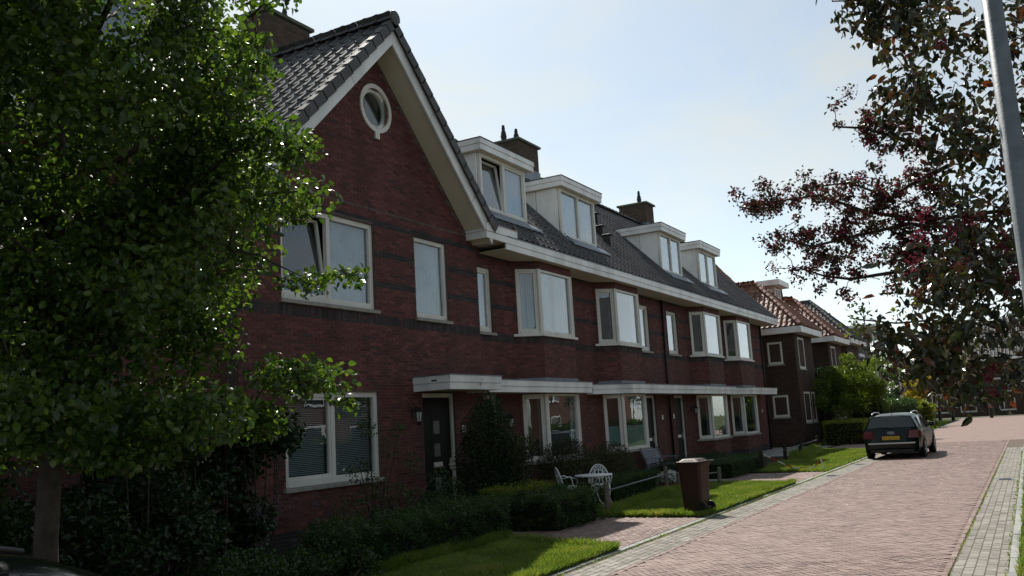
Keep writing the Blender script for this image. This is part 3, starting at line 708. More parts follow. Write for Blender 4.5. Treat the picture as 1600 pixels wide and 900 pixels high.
w15 = base.build('wall', M_MORTAR, h15)
wall(frame(gx1, YG, 0, VY, VX), YR-YG, 6.2, [], MB(), bricks, black=BLACK)
place_picks(w15, picks, bricks, 300, lambda P: 14.35 < P[0] < 18.2 and 2.9 < P[2] < 4.6)
bricks.build('brick', M_BRICK, w15, kind='stuff')
# round window
rb = MB(); ro_, ri = .52, .385; segs = 28; cxw, czw = 14.49, 8.51
def ring(mb, r0, r1, y0, y1):
    for k in range(segs):
        a0, a1 = 2*math.pi*k/segs, 2*math.pi*(k+1)/segs
        P = lambda r, a, y: (cxw+r*math.cos(a), y, czw+r*math.sin(a))
        mb.face([P(r0, a0, y0), P(r0, a1, y0), P(r1, a1, y0), P(r1, a0, y0)]); mb.face([P(r1, a0, y0), P(r1, a1, y0), P(r1, a1, y1), P(r1, a0, y1)]); mb.face([P(r0, a0, y1), P(r0, a1, y1), P(r0, a1, y0), P(r0, a0, y0)])
ring(rb, .43, .52, YG-.035, YG+.2); rwn = rb.build('round_window', M_CREAM, h15)
rb = MB(); ring(rb, .36, .428, YG+.03, YG+.12); rb.build('frame', M_CREAM, rwn)
gl = MB(); gl.extr([(cxw+.365*math.cos(2*math.pi*k/segs), YG+.085, czw+.365*math.sin(2*math.pi*k/segs)) for k in range(segs)], (0, .005, 0)); gl.build('pane', M_GLASS, rwn)
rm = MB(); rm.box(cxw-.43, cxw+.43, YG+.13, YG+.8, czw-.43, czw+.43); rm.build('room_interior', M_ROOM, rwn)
ks = MB(); ks.box(cxw-.07, cxw+.07, YG-.05, YG-.006, czw-.66, czw-.50); ks.build('keystone', M_CREAM, rwn, bevel=.006)
# windows and door
window(h15, fr, *[H15[0][i] for i in range(4)], splits=((11.67+14.28)/2-gx0,), fwid=.10, dress='blind', glass=M_GLASS, sashes=(0,), label='wide ground floor window with lowered horizontal blinds')
window(h15, fr, *[H15[1][i] for i in range(4)], splits=(12.97-gx0,), fwid=.10, dress='curtain', tilt=(0,), sashes=(0,), label='wide upper window with net curtains and a tilted sash')
window(h15, fr, *[H15[2][i] for i in range(4)], fwid=.09, dress='curtain', sashes=(), label='narrow upper window with a pale blind')
door(h15, fr, 15.74-gx0, 16.99-gx0, 2.64, handle=True)
plate(h15, 17.27, YG-.012, 1.85, '15'); lamp(h15, 15.36, YG-.012, 2.22)
cn = canopy(h15, [(15.45, YG-.012), (15.45, 10.17), (17.48, 10.17), (17.48, YG-.012)], 2.66, 2.95, YG)
bk = MB(); bk.tube([(16.62, 10.145, 2.76), (16.60, 10.10, 2.80), (16.66, 10.09, 2.90)], .018, 6); bk.build('hanging_bracket', M_WHITE, cn)
vt = MB(); vt.box(15.41, 15.424, 10.45, 10.58, 2.84, 2.87); vt.build('vent_slot', M_BLACK, cn)
# bargeboards, soffit, eave boxes
for sgn in (-1, 1):
    f = lambda dx, dz: (GX+sgn*dx, 10.5, GZ-dx+dz)
    b = MB(); b.extr([f(0, -.01), f(3.66, -.01), f(3.66, -.45), f(0, -.45)], (0, .05, 0)); b.build('bargeboard', M_WHITE, h15, bevel=.004)
    jn = MB()
    for q in (1.45, 3.0): jn.extr([(GX+sgn*(q), 10.497, GZ-q-.012), (GX+sgn*(q+.006), 10.497, GZ-q-.018), (GX+sgn*(q-.18), 10.497, GZ-q-.262), (GX+sgn*(q-.186), 10.497, GZ-q-.256)], (0, .004, 0))
    jn.build('board_joint', MATS['joint_shadow_gap'] if 'joint_shadow_gap' in MATS else mat('joint_shadow_gap', (.25, .25, .24), .7), h15)
    s = MB(); s.extr([(GX, 10.55, GZ-.40), (GX+sgn*3.66, 10.55, GZ-4.06), (GX+sgn*3.66, 10.55, GZ-4.03), (GX, 10.55, GZ-.37)], (0, YG-10.55+.02, 0)); s.build('soffit', M_SOFFIT, h15)
    x0, x1 = (17.8, 19.25) if sgn > 0 else (2*GX-19.25, 2*GX-17.8)
    boards(h15, 'eave_lower_fascia', [(x0, x1, 10.488, 10.52, 6.212, 6.372)] + ([(x0, x0+.03, 10.52, YG, 6.212, 6.372)] if sgn > 0 else [(x1-.03, x1, 10.52, YG, 6.212, 6.372)]))
    boards(h15, 'eave_upper_fascia', [(x0-.012, x1, 10.47, 10.52, 6.378, 6.55)] + ([(x0-.012, x0+.03, 10.52, YG, 6.378, 6.55)] if sgn > 0 else [(x1-.03, x1+.012, 10.52, YG, 6.378, 6.55)]))
    e = MB(); e.box(x0+.01, x1-.01, 10.52, YR+.1, 6.222, 6.24); e.box(x0+.0, x1+.0, 10.46, 10.9, 6.553, 6.57); e.build('eave_soffit', M_SOFFIT, h15)
# gable roof
for sgn in (-1, 1):
    S = np.array([-sgn, 0, 1.])/math.sqrt(2)
    r = MB(); r.hexa([(GX, 10.46, GZ-.08), (GX+sgn*3.75, 10.46, GZ-3.83), (GX+sgn*3.75, 14.6, GZ-3.83), (GX, 14.6, GZ-.08), (GX, 10.46, GZ+.02), (GX+sgn*3.75, 10.46, GZ-3.73), (GX+sgn*3.75, 14.6, GZ-3.73), (GX, 14.6, GZ+.02)])
    rf = r.build('roof', MATS['roof_underlay'] if 'roof_underlay' in MATS else mat('roof_underlay', (.03, .03, .033), .9), h15)
    Lg = 3.78*math.sqrt(2)
    if sgn < 0: Ov, Uv = np.array([GX-3.78, 14.6, GZ-3.73]), -VY
    else: Ov, Uv = np.array([GX+3.78, 10.43, GZ-3.73]), VY
    okg = lambda u, s, sg=sgn: (14.6-u if sg < 0 else 10.43+u) < EAVE_Y+(GZ-3.73-EAVE_Z)+s/math.sqrt(2)+.35
    tile_roof(rf, Ov, Uv, S, 4.17, Lg-.1, okg, M_TILE, limit=300)
    n = 15; Lv = Lg
    for k in range(n):                      # verge tiles folded over the gable edge
        s0 = k*Lv/n; P = np.array([GX+sgn*3.78, 0, GZ-3.73])+S*s0; Q = P+S*(Lv/n+.03)
        nn = np.array([sgn, 0, 1.])/math.sqrt(2); mb = MB()
        c0 = [(10.42, .05), (10.42, -.15), (10.44, -.15), (10.44, .04), (10.56, .045), (10.56, .06)]
        A = [np.array([P[0], y, P[2]])+nn*(h+.028) for y, h in c0]; B = [np.array([Q[0], y, Q[2]])+nn*(h+.002) for y, h in c0]
        for i in range(6): j = (i+1) % 6; mb.face([A[i], A[j], B[j], B[i]], .3+.4*random.random())
        mb.face(A[::-1]); mb.face(B); mb.build('verge_tile', M_TILE, rf)
    if sgn < 0: ridge_caps(rf, (GX, 10.40, GZ+.07), (GX, 14.2, GZ+.07), .15, M_TILE)
    else:
        ec = MB(); ec.lathe([(.02, -.0), (.15, .005), (.16, .03), (.15, .06)], (GX, 10.385, GZ+.1), 14, axis='y'); ec.build('ridge_end_cap', M_TILE, rf)
main_roof(h15, 10.6, 18.22, lambda u, s: not in_gable(10.6+u, EAVE_Y+s/math.sqrt(2), -.1), limit=150, plan=[(10.6, 10.6), (GX-3.65, 10.6), (GX, 14.25), (GX+3.65, 10.6), (18.22, 10.6), (18.22, RIDGE_Y), (10.6, RIDGE_Y)])
chimney(h15, 15.02, 16.5, 14.55, 15.4, 11.88, ((15.3, 14.9, 1.), (16.05, 14.95, .9)))
fz = MB(); fz.box(18.225, 18.80, YR-.004, YR+.2, 6.06, 6.235, .3); fz.build('frieze', M_BRICK, h15)
bd = MB(); bd.tube([(19.55, 10.62, 6.56), (19.8, 10.85, 6.86)], [.035, .03], 8); bd.build('roof_outlet', mat('rusty_pipe', (.18, .13, .10), .7), h15)

# ---- terraced houses A, B, C, D and the one behind the street tree
def row_house(label, x0, x1, ba, wins, doors, dorm, can, extra=None, tile_limit=300, dress=('curtain', 'side'), seed=1, tilt=None, npick=0, dark_side=False):
    random.seed(seed)
    hs = thing('terraced_house', label, 'house', ((x0+x1)/2, 14.5, 0), 'terraced brick houses in the row')
    base, bricks, picks = MB(), MB(), []
    holes_all = [(a, b, 4.14, 5.74) for a, b in wins]+[(a, b, 0., 2.62) for a, b in doors]
    segs = [(x0, ba[0]-.54), (ba[1]+.54, x1)] if ba else [(x0, x1)]
    for sa, sb in segs:
        f = frame(sa, YR); ho = [(a-sa, b-sa, c, d) for a, b, c, d in holes_all if a >= sa-.01 and b <= sb+.01]
        wall(f, sb-sa, 6.08, ho, base, bricks, black=BLACK+[(0, .3)], picks=picks if npick else None)
        soldier(f, sb-sa, 3.92, bricks, ho)
        for k, (a, b, c, d) in enumerate(ho):
            if c > 1: window(hs, f, a, b, c, d, fwid=.08, dress='curtain', sashes=(0,))
            else: door(hs, f, a, b, d, glassy=False)
    bay_holder = MB()
    if ba: bay(hs, base, bricks, *ba, dress=dress, dark_side=dark_side)
    wl = base.build('wall', M_MORTAR, hs)
    if npick: place_picks(wl, picks, bricks, npick, lambda P: P[2] > 2.9)
    bricks.build('brick', M_BRICK, wl, kind='stuff')
    bk = MB(); bk.box(x0, x1, 19.2, 19.3, 0, 6.4); bk.build('rear_wall', M_BROWNBASE, hs)
    gutter(hs, max(x0, 18.72) if x0 > 15 else x0, x1+(.7 if x1 > 45 else 0))
    def ok(u, s):
        x, y = x0+u, EAVE_Y+s/math.sqrt(2)
        if in_gable(x, y, .15): return False
        if dorm and dorm[0]+.1 < x < dorm[1]-.1 and 11.25 < y < 13.0: return False
        return True
    main_roof(hs, x0, x1+(.7 if x1 > 45 else 0), ok, tile_limit)
    if dorm: dormer(hs, *dorm, tilt=tilt)
    if can: canopy(hs, can, 2.63, 2.91, YR)
    return hs
hA = row_house('terraced house with one tilted open dormer window beside the gabled house', 18.22, 24.3, (20.81, 22.70), [(18.3, 19.22)], [(18.3, 19.22)], (19.0, 21.85),
    [(17.5, YR-.012), (17.5, 10.5), (23.05, 10.5), (23.05, YR-.012)], dress=('half', 'side'), tilt=(0,), npick=300, seed=3)
hB = row_house('terraced house with frosted lower bay panes and grey bench below, second dormer from the gable', 24.3, 31.0, (25.86, 27.72), [(28.95, 30.02)], [(28.98, 30.02)], (23.58, 26.5),
    [(24.42, YR-.012), (24.42, 11.08), (26.0, 10.5), (31.0, 10.5), (31.0, YR-.012)], dress=('side', 'frost'), seed=4)
hC = row_house('terraced house right of the black downpipe, with third dormer from the gable', 31.0, 38.0, (34.73, 36.75), [(31.85, 32.98)], [(31.95, 33.0)], (32.0, 34.8),
    [(31.01, YR-.012), (31.01, 10.5), (37.3, 10.5), (37.3, YR-.012)], dress=(None, 'side'), seed=5)
hD = row_house('end terraced house with the farthest dormer, next to the brown brick house', 38.0, 45.3, (39.35, 41.4), [], [], (36.65, 39.5),
    [(37.4, YR-.012), (37.4, 11.1), (39.3, 10.5), (44.3, 10.5), (44.3, YR-.012)], dress=(None, 'side'), seed=6)
hL = row_house('terraced house mostly hidden behind the big green street tree', -1.0, 10.6, None, [(6.2, 7.4), (2.6, 3.8)], [(9.2, 10.2)], (6.6, 9.4), None, seed=8, tile_limit=100)
random.seed(21)
pipe(hC, 31.28, YR, 0, 6.06); pipe(hD, 45.2, YR, 0, 6.06)
plate(hB, 30.55, YR-.012, 1.85, ''); plate(hC, 31.72, YR-.012, 1.87, ''); plate(hD, 44.3, YR-.012, 1.88, '')
lamp(hC, 33.85, YR-.012, 2.1); lamp(hA, 19.55, YR-.012, 2.0)
chimney(hB, 27.2, 28.7, 14.55, 15.5, 11.80, ((27.45, 15.25, 1.25), (27.75, 14.9, 1.0))); chimney(hD, 39.5, 40.5, 14.55, 15.9, 11.82, ((39.9, 15.0, 1.25),))
ew = MB(); ew.face([(45.3, YR, 0), (45.3, 19.3, 0), (45.3, 19.3, 6.4), (45.3, 14.95, 10.8), (45.3, YR, 7.0)]); ew.build('end_wall', M_BROWNBASE, hD)
for (x, y) in ((28.6, 12.25), (28.15, 11.8), (30.3, 13.15)):
    z = EAVE_Z+(y-EAVE_Y); v = MB(); v.box(x-.11, x+.11, y-.12, y+.16, z-.1, z+.36); v.box(x-.14, x+.14, y-.15, y+.19, z+.36, z+.41); v.build('roof_vent', M_BLACK, hB, bevel=.02)

# ---- brown brick houses with hipped wings further down the street
def hip_wing(hs, x0, x1, yf, yb, ze, pitch, m, over=.5, stuff=True, tw=.27, tl=.34):
    """wing with a ridge running back along Y and a hipped front; tiles on its left and front slopes"""
    a = (x1-x0)/2+over; xe0, xe1, ye = x0-over, x1+over, yf-over; xr = (x0+x1)/2; k = math.tan(pitch); zr = ze+a*k
    r = MB(); A, B, C, D = (xe0, ye, ze), (xe1, ye, ze), (xr, ye+a, zr), (xr, yb, zr)
    r.face([A, C, D, (xe0, yb, ze)]); r.face([A, B, C]); r.face([B, (xe1, yb, ze), D, C]); r.face([(xe0, ye, ze-.001), (xe0, yb, ze-.001), (xe1, yb, ze-.001), (xe1, ye, ze-.001)])
    rf = r.build('roof', m, hs)
    cp, sp_ = math.cos(pitch), math.sin(pitch)
    S = np.array([cp, 0, sp_]); Ls = a/cp
    tile_roof(rf, np.array([xe0-.03, yb, ze+.01]), -VY, S, yb-ye, Ls, lambda u, s: (yb-u) > ye+s*cp+.05, m, single=False, tw=tw, tl=tl, roll=.06)
    S2 = np.array([0, cp, sp_])
    tile_roof(rf, np.array([xe0, ye-.03, ze+.01]), VX, S2, xe1-xe0, Ls, lambda u, s: s*cp < u < (xe1-xe0)-s*cp, m, single=False, tw=tw, tl=tl, roll=.06)
    S3 = np.array([-cp, 0, sp_])
    tile_roof(rf, np.array([xe1+.03, ye, ze+.01]), VY, S3, yb-ye, Ls, lambda u, s: u > s*cp, m, single=False, tw=tw, tl=tl, roll=.06)
    for p, q in ((A, C), (B, C), (C, D)): ridge_caps(rf, np.array(p)+[0, 0, .07], np.array(q)+[0, 0, .07], .14, m, name='hip_tile', step=.38)
    boards(hs, 'fascia', [(xe0-.02, xe1+.02, ye-.02, ye+.03, ze-.34, ze-.02), (xe0-.02, xe0+.03, ye+.03, yb, ze-.34, ze-.02), (xe1-.03, xe1+.02, ye+.03, yb, ze-.34, ze-.02)])
    s = MB(); s.box(xe0+.03, xe1-.03, ye+.03, yb, ze-.33, ze-.30); s.build('soffit', M_SOFFIT, hs)
    return zr
def flat_window(hs, fr, u0, u1, v0, v1, dress='curtain', splits=()):
    return window(hs, fr, u0, u1, v0, v1, splits=splits, fwid=.10, inset=-.02, dress=dress, sill=True, room=False, sashes=(), sillmat=M_STONE)
FL = lambda x, y: frame(x, y, 0, -VY, -VX)    # wall facing back up the street
def brown_house(label, x0, x1, yf, ybody, m, ze, full=True, body_x1=None, rise=1.25):
    hs = thing('brick_house', label, 'house', ((x0+x1)/2, yf+3, 0), 'brown brick houses with hipped roofs')
    b = MB(); b.box(x0, x1, yf, 18, 0, ze-.2); bx = body_x1 or x1+4.2; b.box(x1+.003, bx, ybody, 18.2, 0, ze-.2)
    wl = b.build('wall', M_BROWNBASE, hs)
    br = MB(); wall(FL(x0-.008, 14.6), 14.6-yf, ze-.3, [(14.6-11.62, 14.6-10.86, 4.22, 5.38), (14.6-11.6, 14.6-10.8, 1.5, 2.62)] if full else [], MB(), br)
    wall(frame(x0, yf-.008), x1-x0, ze-.3, [(.75, 2.2, 3.95, 5.6), (.95, 2.45, 1.15, 2.75), (2.8, 3.7, 1.15, 2.75)], MB(), br)
    br.build('brick', M_BROWN, wl, kind='stuff')
    if full:
        flat_window(hs, FL(x0, 14.6), 14.6-11.62, 14.6-10.86, 4.22, 5.38); flat_window(hs, FL(x0, 14.6), 14.6-11.6, 14.6-10.8, 1.5, 2.62)
    f = frame(x0, yf)
    flat_window(hs, f, .75, 2.2, 3.95, 5.6); flat_window(hs, f, .95, 2.45, 1.15, 2.75); flat_window(hs, f, 2.8, 3.7, 1.15, 2.75)
    flat_window(hs, frame(x1, ybody), .6, 1.9, .9, 2.6, dress=None); flat_window(hs, frame(x1, ybody), .6, 1.9, 3.9, 5.3, dress=None)
    zr = hip_wing(hs, x0, x1, yf, 16, ze, math.radians(45), m)
    # main roof behind the wing
    r = MB(); yy0, yy1 = ybody-.5, 21.; ym = (yy0+yy1)/2; zz = ze+(ym-yy0)*rise
    r.face([(x0-.4, yy0, ze), (bx+.4, yy0, ze), (bx+.4-2.5, ym, zz), (x0-.4+2.2, ym, zz)]); r.face([(x0-.4, yy1, ze), (x0-.4, yy0, ze), (x0-.4+2.2, ym, zz)]); r.face([(bx+.4, yy0, ze), (bx+.4, yy1, ze), (bx-2.1, ym, zz)]); r.face([(bx+.4, yy1, ze), (x0-.4, yy1, ze), (x0+1.8, ym, zz), (bx-2.1, ym, zz)])
    rm_ = r.build('main_roof', m, hs)
    pm = math.atan(rise); cpm = math.cos(pm)
    tile_roof(rm_, np.array([x0-.4, yy0, ze+.02]), VX, np.array([0, cpm, math.sin(pm)]), bx-x0+.8, (ym-yy0)/cpm, lambda u, s: (s*cpm)*2.2/(ym-yy0) < u < bx-x0+.8-(s*cpm)*2.5/(ym-yy0), m, single=False, tw=.3, tl=.36, roll=.055)
    boards(hs, 'body_fascia', [(x1+.55, bx+.4, yy0-.05, yy0, ze-.34, ze-.02)])
    return hs, zr
hE, _ = brown_house('brown brick house with orange red hipped roof right after the terraced row', 47.95, 52.3, 10.22, 12.6, M_RTILE, 6.10, body_x1=57.0)
hF, _ = brown_house('brown brick house with orange red hipped roof, second behind the green tree', 57.6, 61.9, 10.3, 12.7, M_RTILE, 6.15, full=False, body_x1=65, rise=.55)
hG, _ = brown_house('brown brick house with dark grey hipped roof at the end of the row', 65.4, 70.6, 10.5, 12.8, M_TILE, 6.45, full=False, body_x1=76, rise=.55)
# roof turret on the first brown house
tu = MB(); tu.box(55.0, 56.9, 12.6, 15.2, 7.4, 9.30); tt = tu.build('roof_dormer', mat('pale_pink_render', (.42, .33, .28), .8), hE)
t2 = MB(); t2.box(54.6, 57.2, 12.15, 15.5, 9.30, 9.62); t2.build('fascia', M_WHITE, tt)
window(tt, frame(55.0, 12.6), .25, 1.65, 8.0, 9.2, splits=(.95,), fwid=.09, inset=-.02, sill=False, room=False, sashes=())
window(tt, FL(55.0, 15.2), 2.0, 2.5, 8.1, 9.1, fwid=.07, inset=-.02, sill=False, room=False, sashes=())
c2 = MB(); c2.box(60.6, 61.6, 13.2, 14.2, 7.5, 9.15); cc = c2.build('chimney', M_BROWNBASE, hF); c3 = MB(); c3.box(60.5, 61.7, 13.1, 14.3, 9.15, 9.25); c3.build('cap', M_CAP, cc)
for x, y, hh in ((60.9, 13.5, .62), (61.3, 13.9, .4)): p = MB(); p.lathe([(.10, 0), (.12, .2*hh), (.10, .6*hh), (.09, hh)], (x, y, 9.25), 8); p.build('chimney_pot', M_BLACK, cc)
# porch roof strips
boards(hG, 'porch_fascia', [(65.0, 67.0, 9.6, 9.7, 5.15, 5.35)])
# flat-roofed block beyond
hb = thing('apartment_block', 'modern flat roofed block with thin roof edge on posts at the street end', 'building', (92, 16, 0))
b = MB(); b.box(84, 100, 12.9, 24, 0, 6.2); b.build('wall', mat('grey_brown_brick', (.13, .10, .085), .85, .2, .25, 6), hb)
b = MB(); b.box(84.6, 97.5, 13.5, 23.5, 6.2, 8.5); b.build('top_floor', mat('dark_cladding', (.05, .055, .06), .5, .4), hb)
for k in range(9): b = MB(); b.box(84.5+k*1.5, 84.9+k*1.5, 13.25, 13.5, 6.2, 8.5); b.build('column', mat('pale_column', (.34, .33, .31), .7), hb)
for k in range(5): b = MB(); b.box(84.3, 84.6, 14.1+k*1.6, 14.5+k*1.6, 6.2, 8.5); b.build('column', MATS['pale_column'], hb)
b = MB(); b.box(82.5, 101.5, 10.7, 25, 8.5, 8.72); b.build('roof_slab', M_WHITE, hb)
for x in (84.2, 99.5): b = MB(); b.tube([(x, 11.2, 0), (x, 11.2, 8.5)], .09, 8); b.build('roof_post', M_WHITE, hb)
b = MB(); b.box(84, 100, 11.4, 12.9, 5.9, 6.1); 
for k in range(32): b.box(84+k*.5, 84.04+k*.5, 11.4, 11.44, 6.1, 7.0)
b.box(84, 100, 11.38, 11.46, 7.0, 7.05); b.build('balcony_railing', M_STEEL, hb, kind='stuff')
# house across the end of the street
hI = thing('brick_house', 'dark brick house with grey tiled roof facing up the street behind the red leaved tree', 'house', (118, 5, 0), 'brown brick houses with hipped roofs')
b = MB(); b.box(112.6, 124, -9, 12.0, 0, 6.2); wl = b.build('wall', M_BROWNBASE, hI)
r = MB(); r.face([(112, -9.6, 6.25), (112, 12.6, 6.25), (117.5, 8.5, 10.6), (117.5, -5.5, 10.6)][::-1]); r.face([(112, 12.6, 6.25), (124.6, 12.6, 6.25), (117.5, 8.5, 10.6)]); r.face([(124.6, 12.6, 6.25), (124.6, -9.6, 6.25), (117.5, -5.5, 10.6), (117.5, 8.5, 10.6)]); r.face([(112, -9.6, 6.25), (117.5, -5.5, 10.6), (124.6, -9.6, 6.25)])
rf = r.build('roof', M_TILE, hI)
kk = math.atan(4.35/5.5); tile_roof(rf, np.array([112, 12.6, 6.28]), -VY, np.array([math.cos(kk), 0, math.sin(kk)]), 22.2, 5.5/math.cos(kk), lambda u, s: s*math.cos(kk)*4.1/5.5 < u < 22.2-s*math.cos(kk)*4.1/5.5, M_TILE, single=False, tw=.36, tl=.44, roll=.06)
boards(hI, 'fascia', [(111.95, 112.0, -9.65, 12.65, 5.95, 6.24)]); 
fI = FL(112.6, 12.0)
for u in (1.0, 4.6, 8.2, 12., 15.5):
    flat_window(hI, fI, u, u+1.25, 3.9, 5.4, dress=None)
for u in (2.4, 5.2, 9.0, 12.4): flat_window(hI, fI, u, u+1.6, .5, 2.6, dress=None, splits=(u+.5,))
boards(hI, 'porch_fascia', [(111.6, 112.6, 2.5, 9.3, 3.15, 3.35)])

# houses across the street, seen only in the window panes
for k, (xa, xb) in enumerate(((8.3, 20), (20.3, 32), (32.3, 44), (44.3, 56), (56.3, 68), (68.3, 82))):
    ho = thing('brick_house', f'{("first", "second", "third", "fourth", "fifth", "sixth")[k]} orange brick house from the camera across the street, reflected in the panes', 'house', ((xa+xb)/2, -13, 0), 'orange brick houses across the street')
    b = MB(); b.box(xa, xb, -20, -11.5, 0, 5.6); b.build('wall', mat('orange_brick', (.11, .055, .04), .8, .2, .2, 6), ho)
    r = MB(); r.extr([(xa-.3, -20.5, 5.6), (xa-.3, -11.0, 5.6), (xa-.3, -15.75, 9.6)], (xb-xa+.6-.1*k, 0, 0)); r.build('roof', M_TILE, ho)
    for u in (1.2, 4.8, 8.4):
        for z in (.9, 3.5): f = MB(); f.box(xa+u, xa+u+1.6, -11.5, -11.44, z, z+1.5); o = f.build('window', M_WHITE, ho); p = MB(); p.box(xa+u+.1, xa+u+1.5, -11.439, -11.43, z+.1, z+1.4); p.build('pane', mat('far_pane', (.03, .035, .04), .05, .6), o)

# ================================================================== VEGETATION
def leafcloud(P, size, seed=0, asp=.6, up_bias=.35, droop=0., dirs=None, fold=.25, jit=.3, round_=False):
    r = np.random.default_rng(seed); n = len(P); P = np.asarray(P, float)
    nrm = r.normal(size=(n, 3)); nrm[:, 2] = np.abs(nrm[:, 2])+up_bias; nrm /= np.linalg.norm(nrm, axis=1)[:, None]
    d = r.normal(size=(n, 3)) if dirs is None else dirs+r.normal(size=(n, 3))*.45
    d[:, 2] -= droop; d -= nrm*(d*nrm).sum(1)[:, None]; d /= (np.linalg.norm(d, axis=1)[:, None]+1e-9); s = np.cross(nrm, d)
    L_ = (size*(1+r.uniform(-jit, jit, n)))[:, None]; W_ = L_*asp*.5
    base = P; tip = P+d*L_-nrm*L_*.12; mid = P+d*L_*.5
    if round_:
        up_ = nrm*L_*fold*.35; q1, q2 = P+d*L_*.28, P+d*L_*.66-nrm*L_*.04; w1, w2 = s*W_*.92, s*W_*.80
        V = np.stack([base, q1-w1+up_, q2-w2+up_*.8, tip, q2+w2+up_*.8, q1+w1+up_, P+d*L_*.45], 1).reshape(-1, 3); idx = np.arange(n)*7
        F = np.concatenate([np.stack([idx+6, idx+a, idx+b], 1) for a, b in ((0, 1), (1, 2), (2, 3), (3, 4), (4, 5), (5, 0))]); t = r.uniform(0, 1, n); return V, F, np.concatenate([t]*6)
    lf = mid+s*W_+nrm*L_*fold*.35; rg = mid-s*W_+nrm*L_*fold*.35
    V = np.stack([base, rg, tip, lf], 1).reshape(-1, 3); idx = np.arange(n)*4
    F = np.concatenate([np.stack([idx, idx+1, idx+2], 1), np.stack([idx, idx+2, idx+3], 1)])
    t = r.uniform(0, 1, n); return V, F, np.concatenate([t, t])
def leafobj(name, parts, m, parent, kind=None):
    Vs, Fs, Ts, b = [], [], [], 0
    for V, F, T in parts: Vs.append(V); Fs.append(F+b); Ts.append(T); b += len(V)
    me = np_mesh(name, np.concatenate(Vs), np.concatenate(Fs), np.concatenate(Ts)); me.materials.append(m)
    o = link(bpy.data.objects.new(name, me), parent)
    if kind: o['kind'] = kind
    return o
def ballpts(c, r, n, seed, shell=.5, sq=(1, 1, 1)):
    g = np.random.default_rng(seed); v = g.normal(size=(n, 3)); v /= np.linalg.norm(v, axis=1)[:, None]
    rad = g.uniform(0, 1, n)**shell; return np.array(c)+v*(rad*r)[:, None]*np.array(sq)
def boxpts(x0, x1, y0, y1, z0, z1, n, seed, depth=.12, lump=.05):
    """points in the outer skin of a clipped hedge"""
    g = np.random.default_rng(seed); A = [(x1-x0)*(y1-y0), (x1-x0)*(z1-z0), (x1-x0)*(z1-z0), (y1-y0)*(z1-z0), (y1-y0)*(z1-z0)]; A = np.array(A)/sum(A)
    f = g.choice(5, n, p=A); u, v, d = g.uniform(0, 1, n), g.uniform(0, 1, n), g.exponential(depth*.4, n); P = np.zeros((n, 3))
    X, Y, Z = x0+(x1-x0)*u, y0+(y1-y0)*v, z0+(z1-z0)*v
    for k in range(5):
        q = f == k
        if k == 0: P[q] = np.stack([X, Y, z1-d], 1)[q]
        if k == 1: P[q] = np.stack([X, y0+d, Z], 1)[q]
        if k == 2: P[q] = np.stack([X, y1-d, Z], 1)[q]
        if k == 3: P[q] = np.stack([x0+d, y0+(y1-y0)*u, Z], 1)[q]
        if k == 4: P[q] = np.stack([x1-d, y0+(y1-y0)*u, Z], 1)[q]
    w_ = np.sin(P[:, 0]*5.1+P[:, 1]*3)*np.cos(P[:, 1]*6.3+P[:, 2]*4.)+.5*np.sin(P[:, 0]*13+P[:, 2]*11); c = np.array([(x0+x1)/2, (y0+y1)/2, (z0+z1)/2])
    s = np.sign(P-c); P += s*lump*w_[:, None]*np.array([.7, .7, .8]); P[:, 2] = np.maximum(P[:, 2], .01); return P
G1 = [(0, (.026, .054, .014)), (.4, (.044, .086, .019)), (.75, (.074, .128, .026)), (1, (.135, .190, .044))]
M_LEAF = leafmat('street_tree_leaf', G1, (1.5, 1.55, .55), .47, .30, .5)
M_BOX = leafmat('boxwood_leaf', [(0, (.020, .048, .013)), (.5, (.034, .078, .018)), (1, (.062, .118, .025))], (1.3, 1.4, .5), .3)
M_YEW = leafmat('dark_evergreen_leaf', [(0, (.010, .026, .010)), (.5, (.018, .042, .013)), (1, (.034, .066, .018))], (1.2, 1.3, .5), .25)
M_OLIVE = leafmat('olive_globe_leaf', [(0, (.020, .030, .010)), (.6, (.038, .050, .015)), (1, (.066, .074, .022))], (1.3, 1.2, .5), .25)
M_LIME = leafmat('yellow_green_leaf', [(0, (.075, .125, .018)), (.5, (.150, .210, .030)), (1, (.27, .29, .045))], (1.4, 1.3, .5), .45)
M_MID = leafmat('mid_green_leaf', [(0, (.050, .095, .016)), (.5, (.100, .160, .026)), (1, (.21, .25, .040))], (1.4, 1.4, .5), .42)
M_GOLD = leafmat('golden_leaf', [(0, (.22, .20, .02)), (1, (.40, .34, .035))], (1.2, 1.1, .5), .4)
M_CRAB = leafmat('crabapple_leaf', [(0, (.016, .024, .014)), (.35, (.026, .036, .018)), (.58, (.042, .062, .022)), (.74, (.055, .026, .022)), (.88, (.066, .086, .026)), (.97, (.085, .030, .020)), (1, (.17, .045, .018))], (1.6, 1.25, .6), .22, .22, .6)
M_BLOOM = leafmat('crabapple_blossom', [(0, (.11, .012, .028)), (.5, (.20, .030, .060)), (1, (.30, .065, .095))], (1.2, 1., 1.), .35, .6, .2)
M_LILAC = leafmat('lilac_bloom', [(0, (.13, .10, .15)), (1, (.22, .17, .24))], (1, 1, 1), .3, .7, .1)
M_WFLOW = leafmat('white_petal', [(0, (.6, .62, .6)), (1, (.8, .8, .8))], (1, 1, 1), .3, .7, .1)
M_GRASS = leafmat('grass_blade', [(0, (.095, .155, .032)), (.5, (.145, .220, .046)), (.9, (.200, .255, .066)), (1, (.30, .27, .11))], (1.4, 1.4, .5), .42, .5, .3)
M_FARW = leafmat('far_tree_leaf', [(0, (.030, .060, .030)), (1, (.055, .095, .045))], (1.2, 1.3, .6), .3)

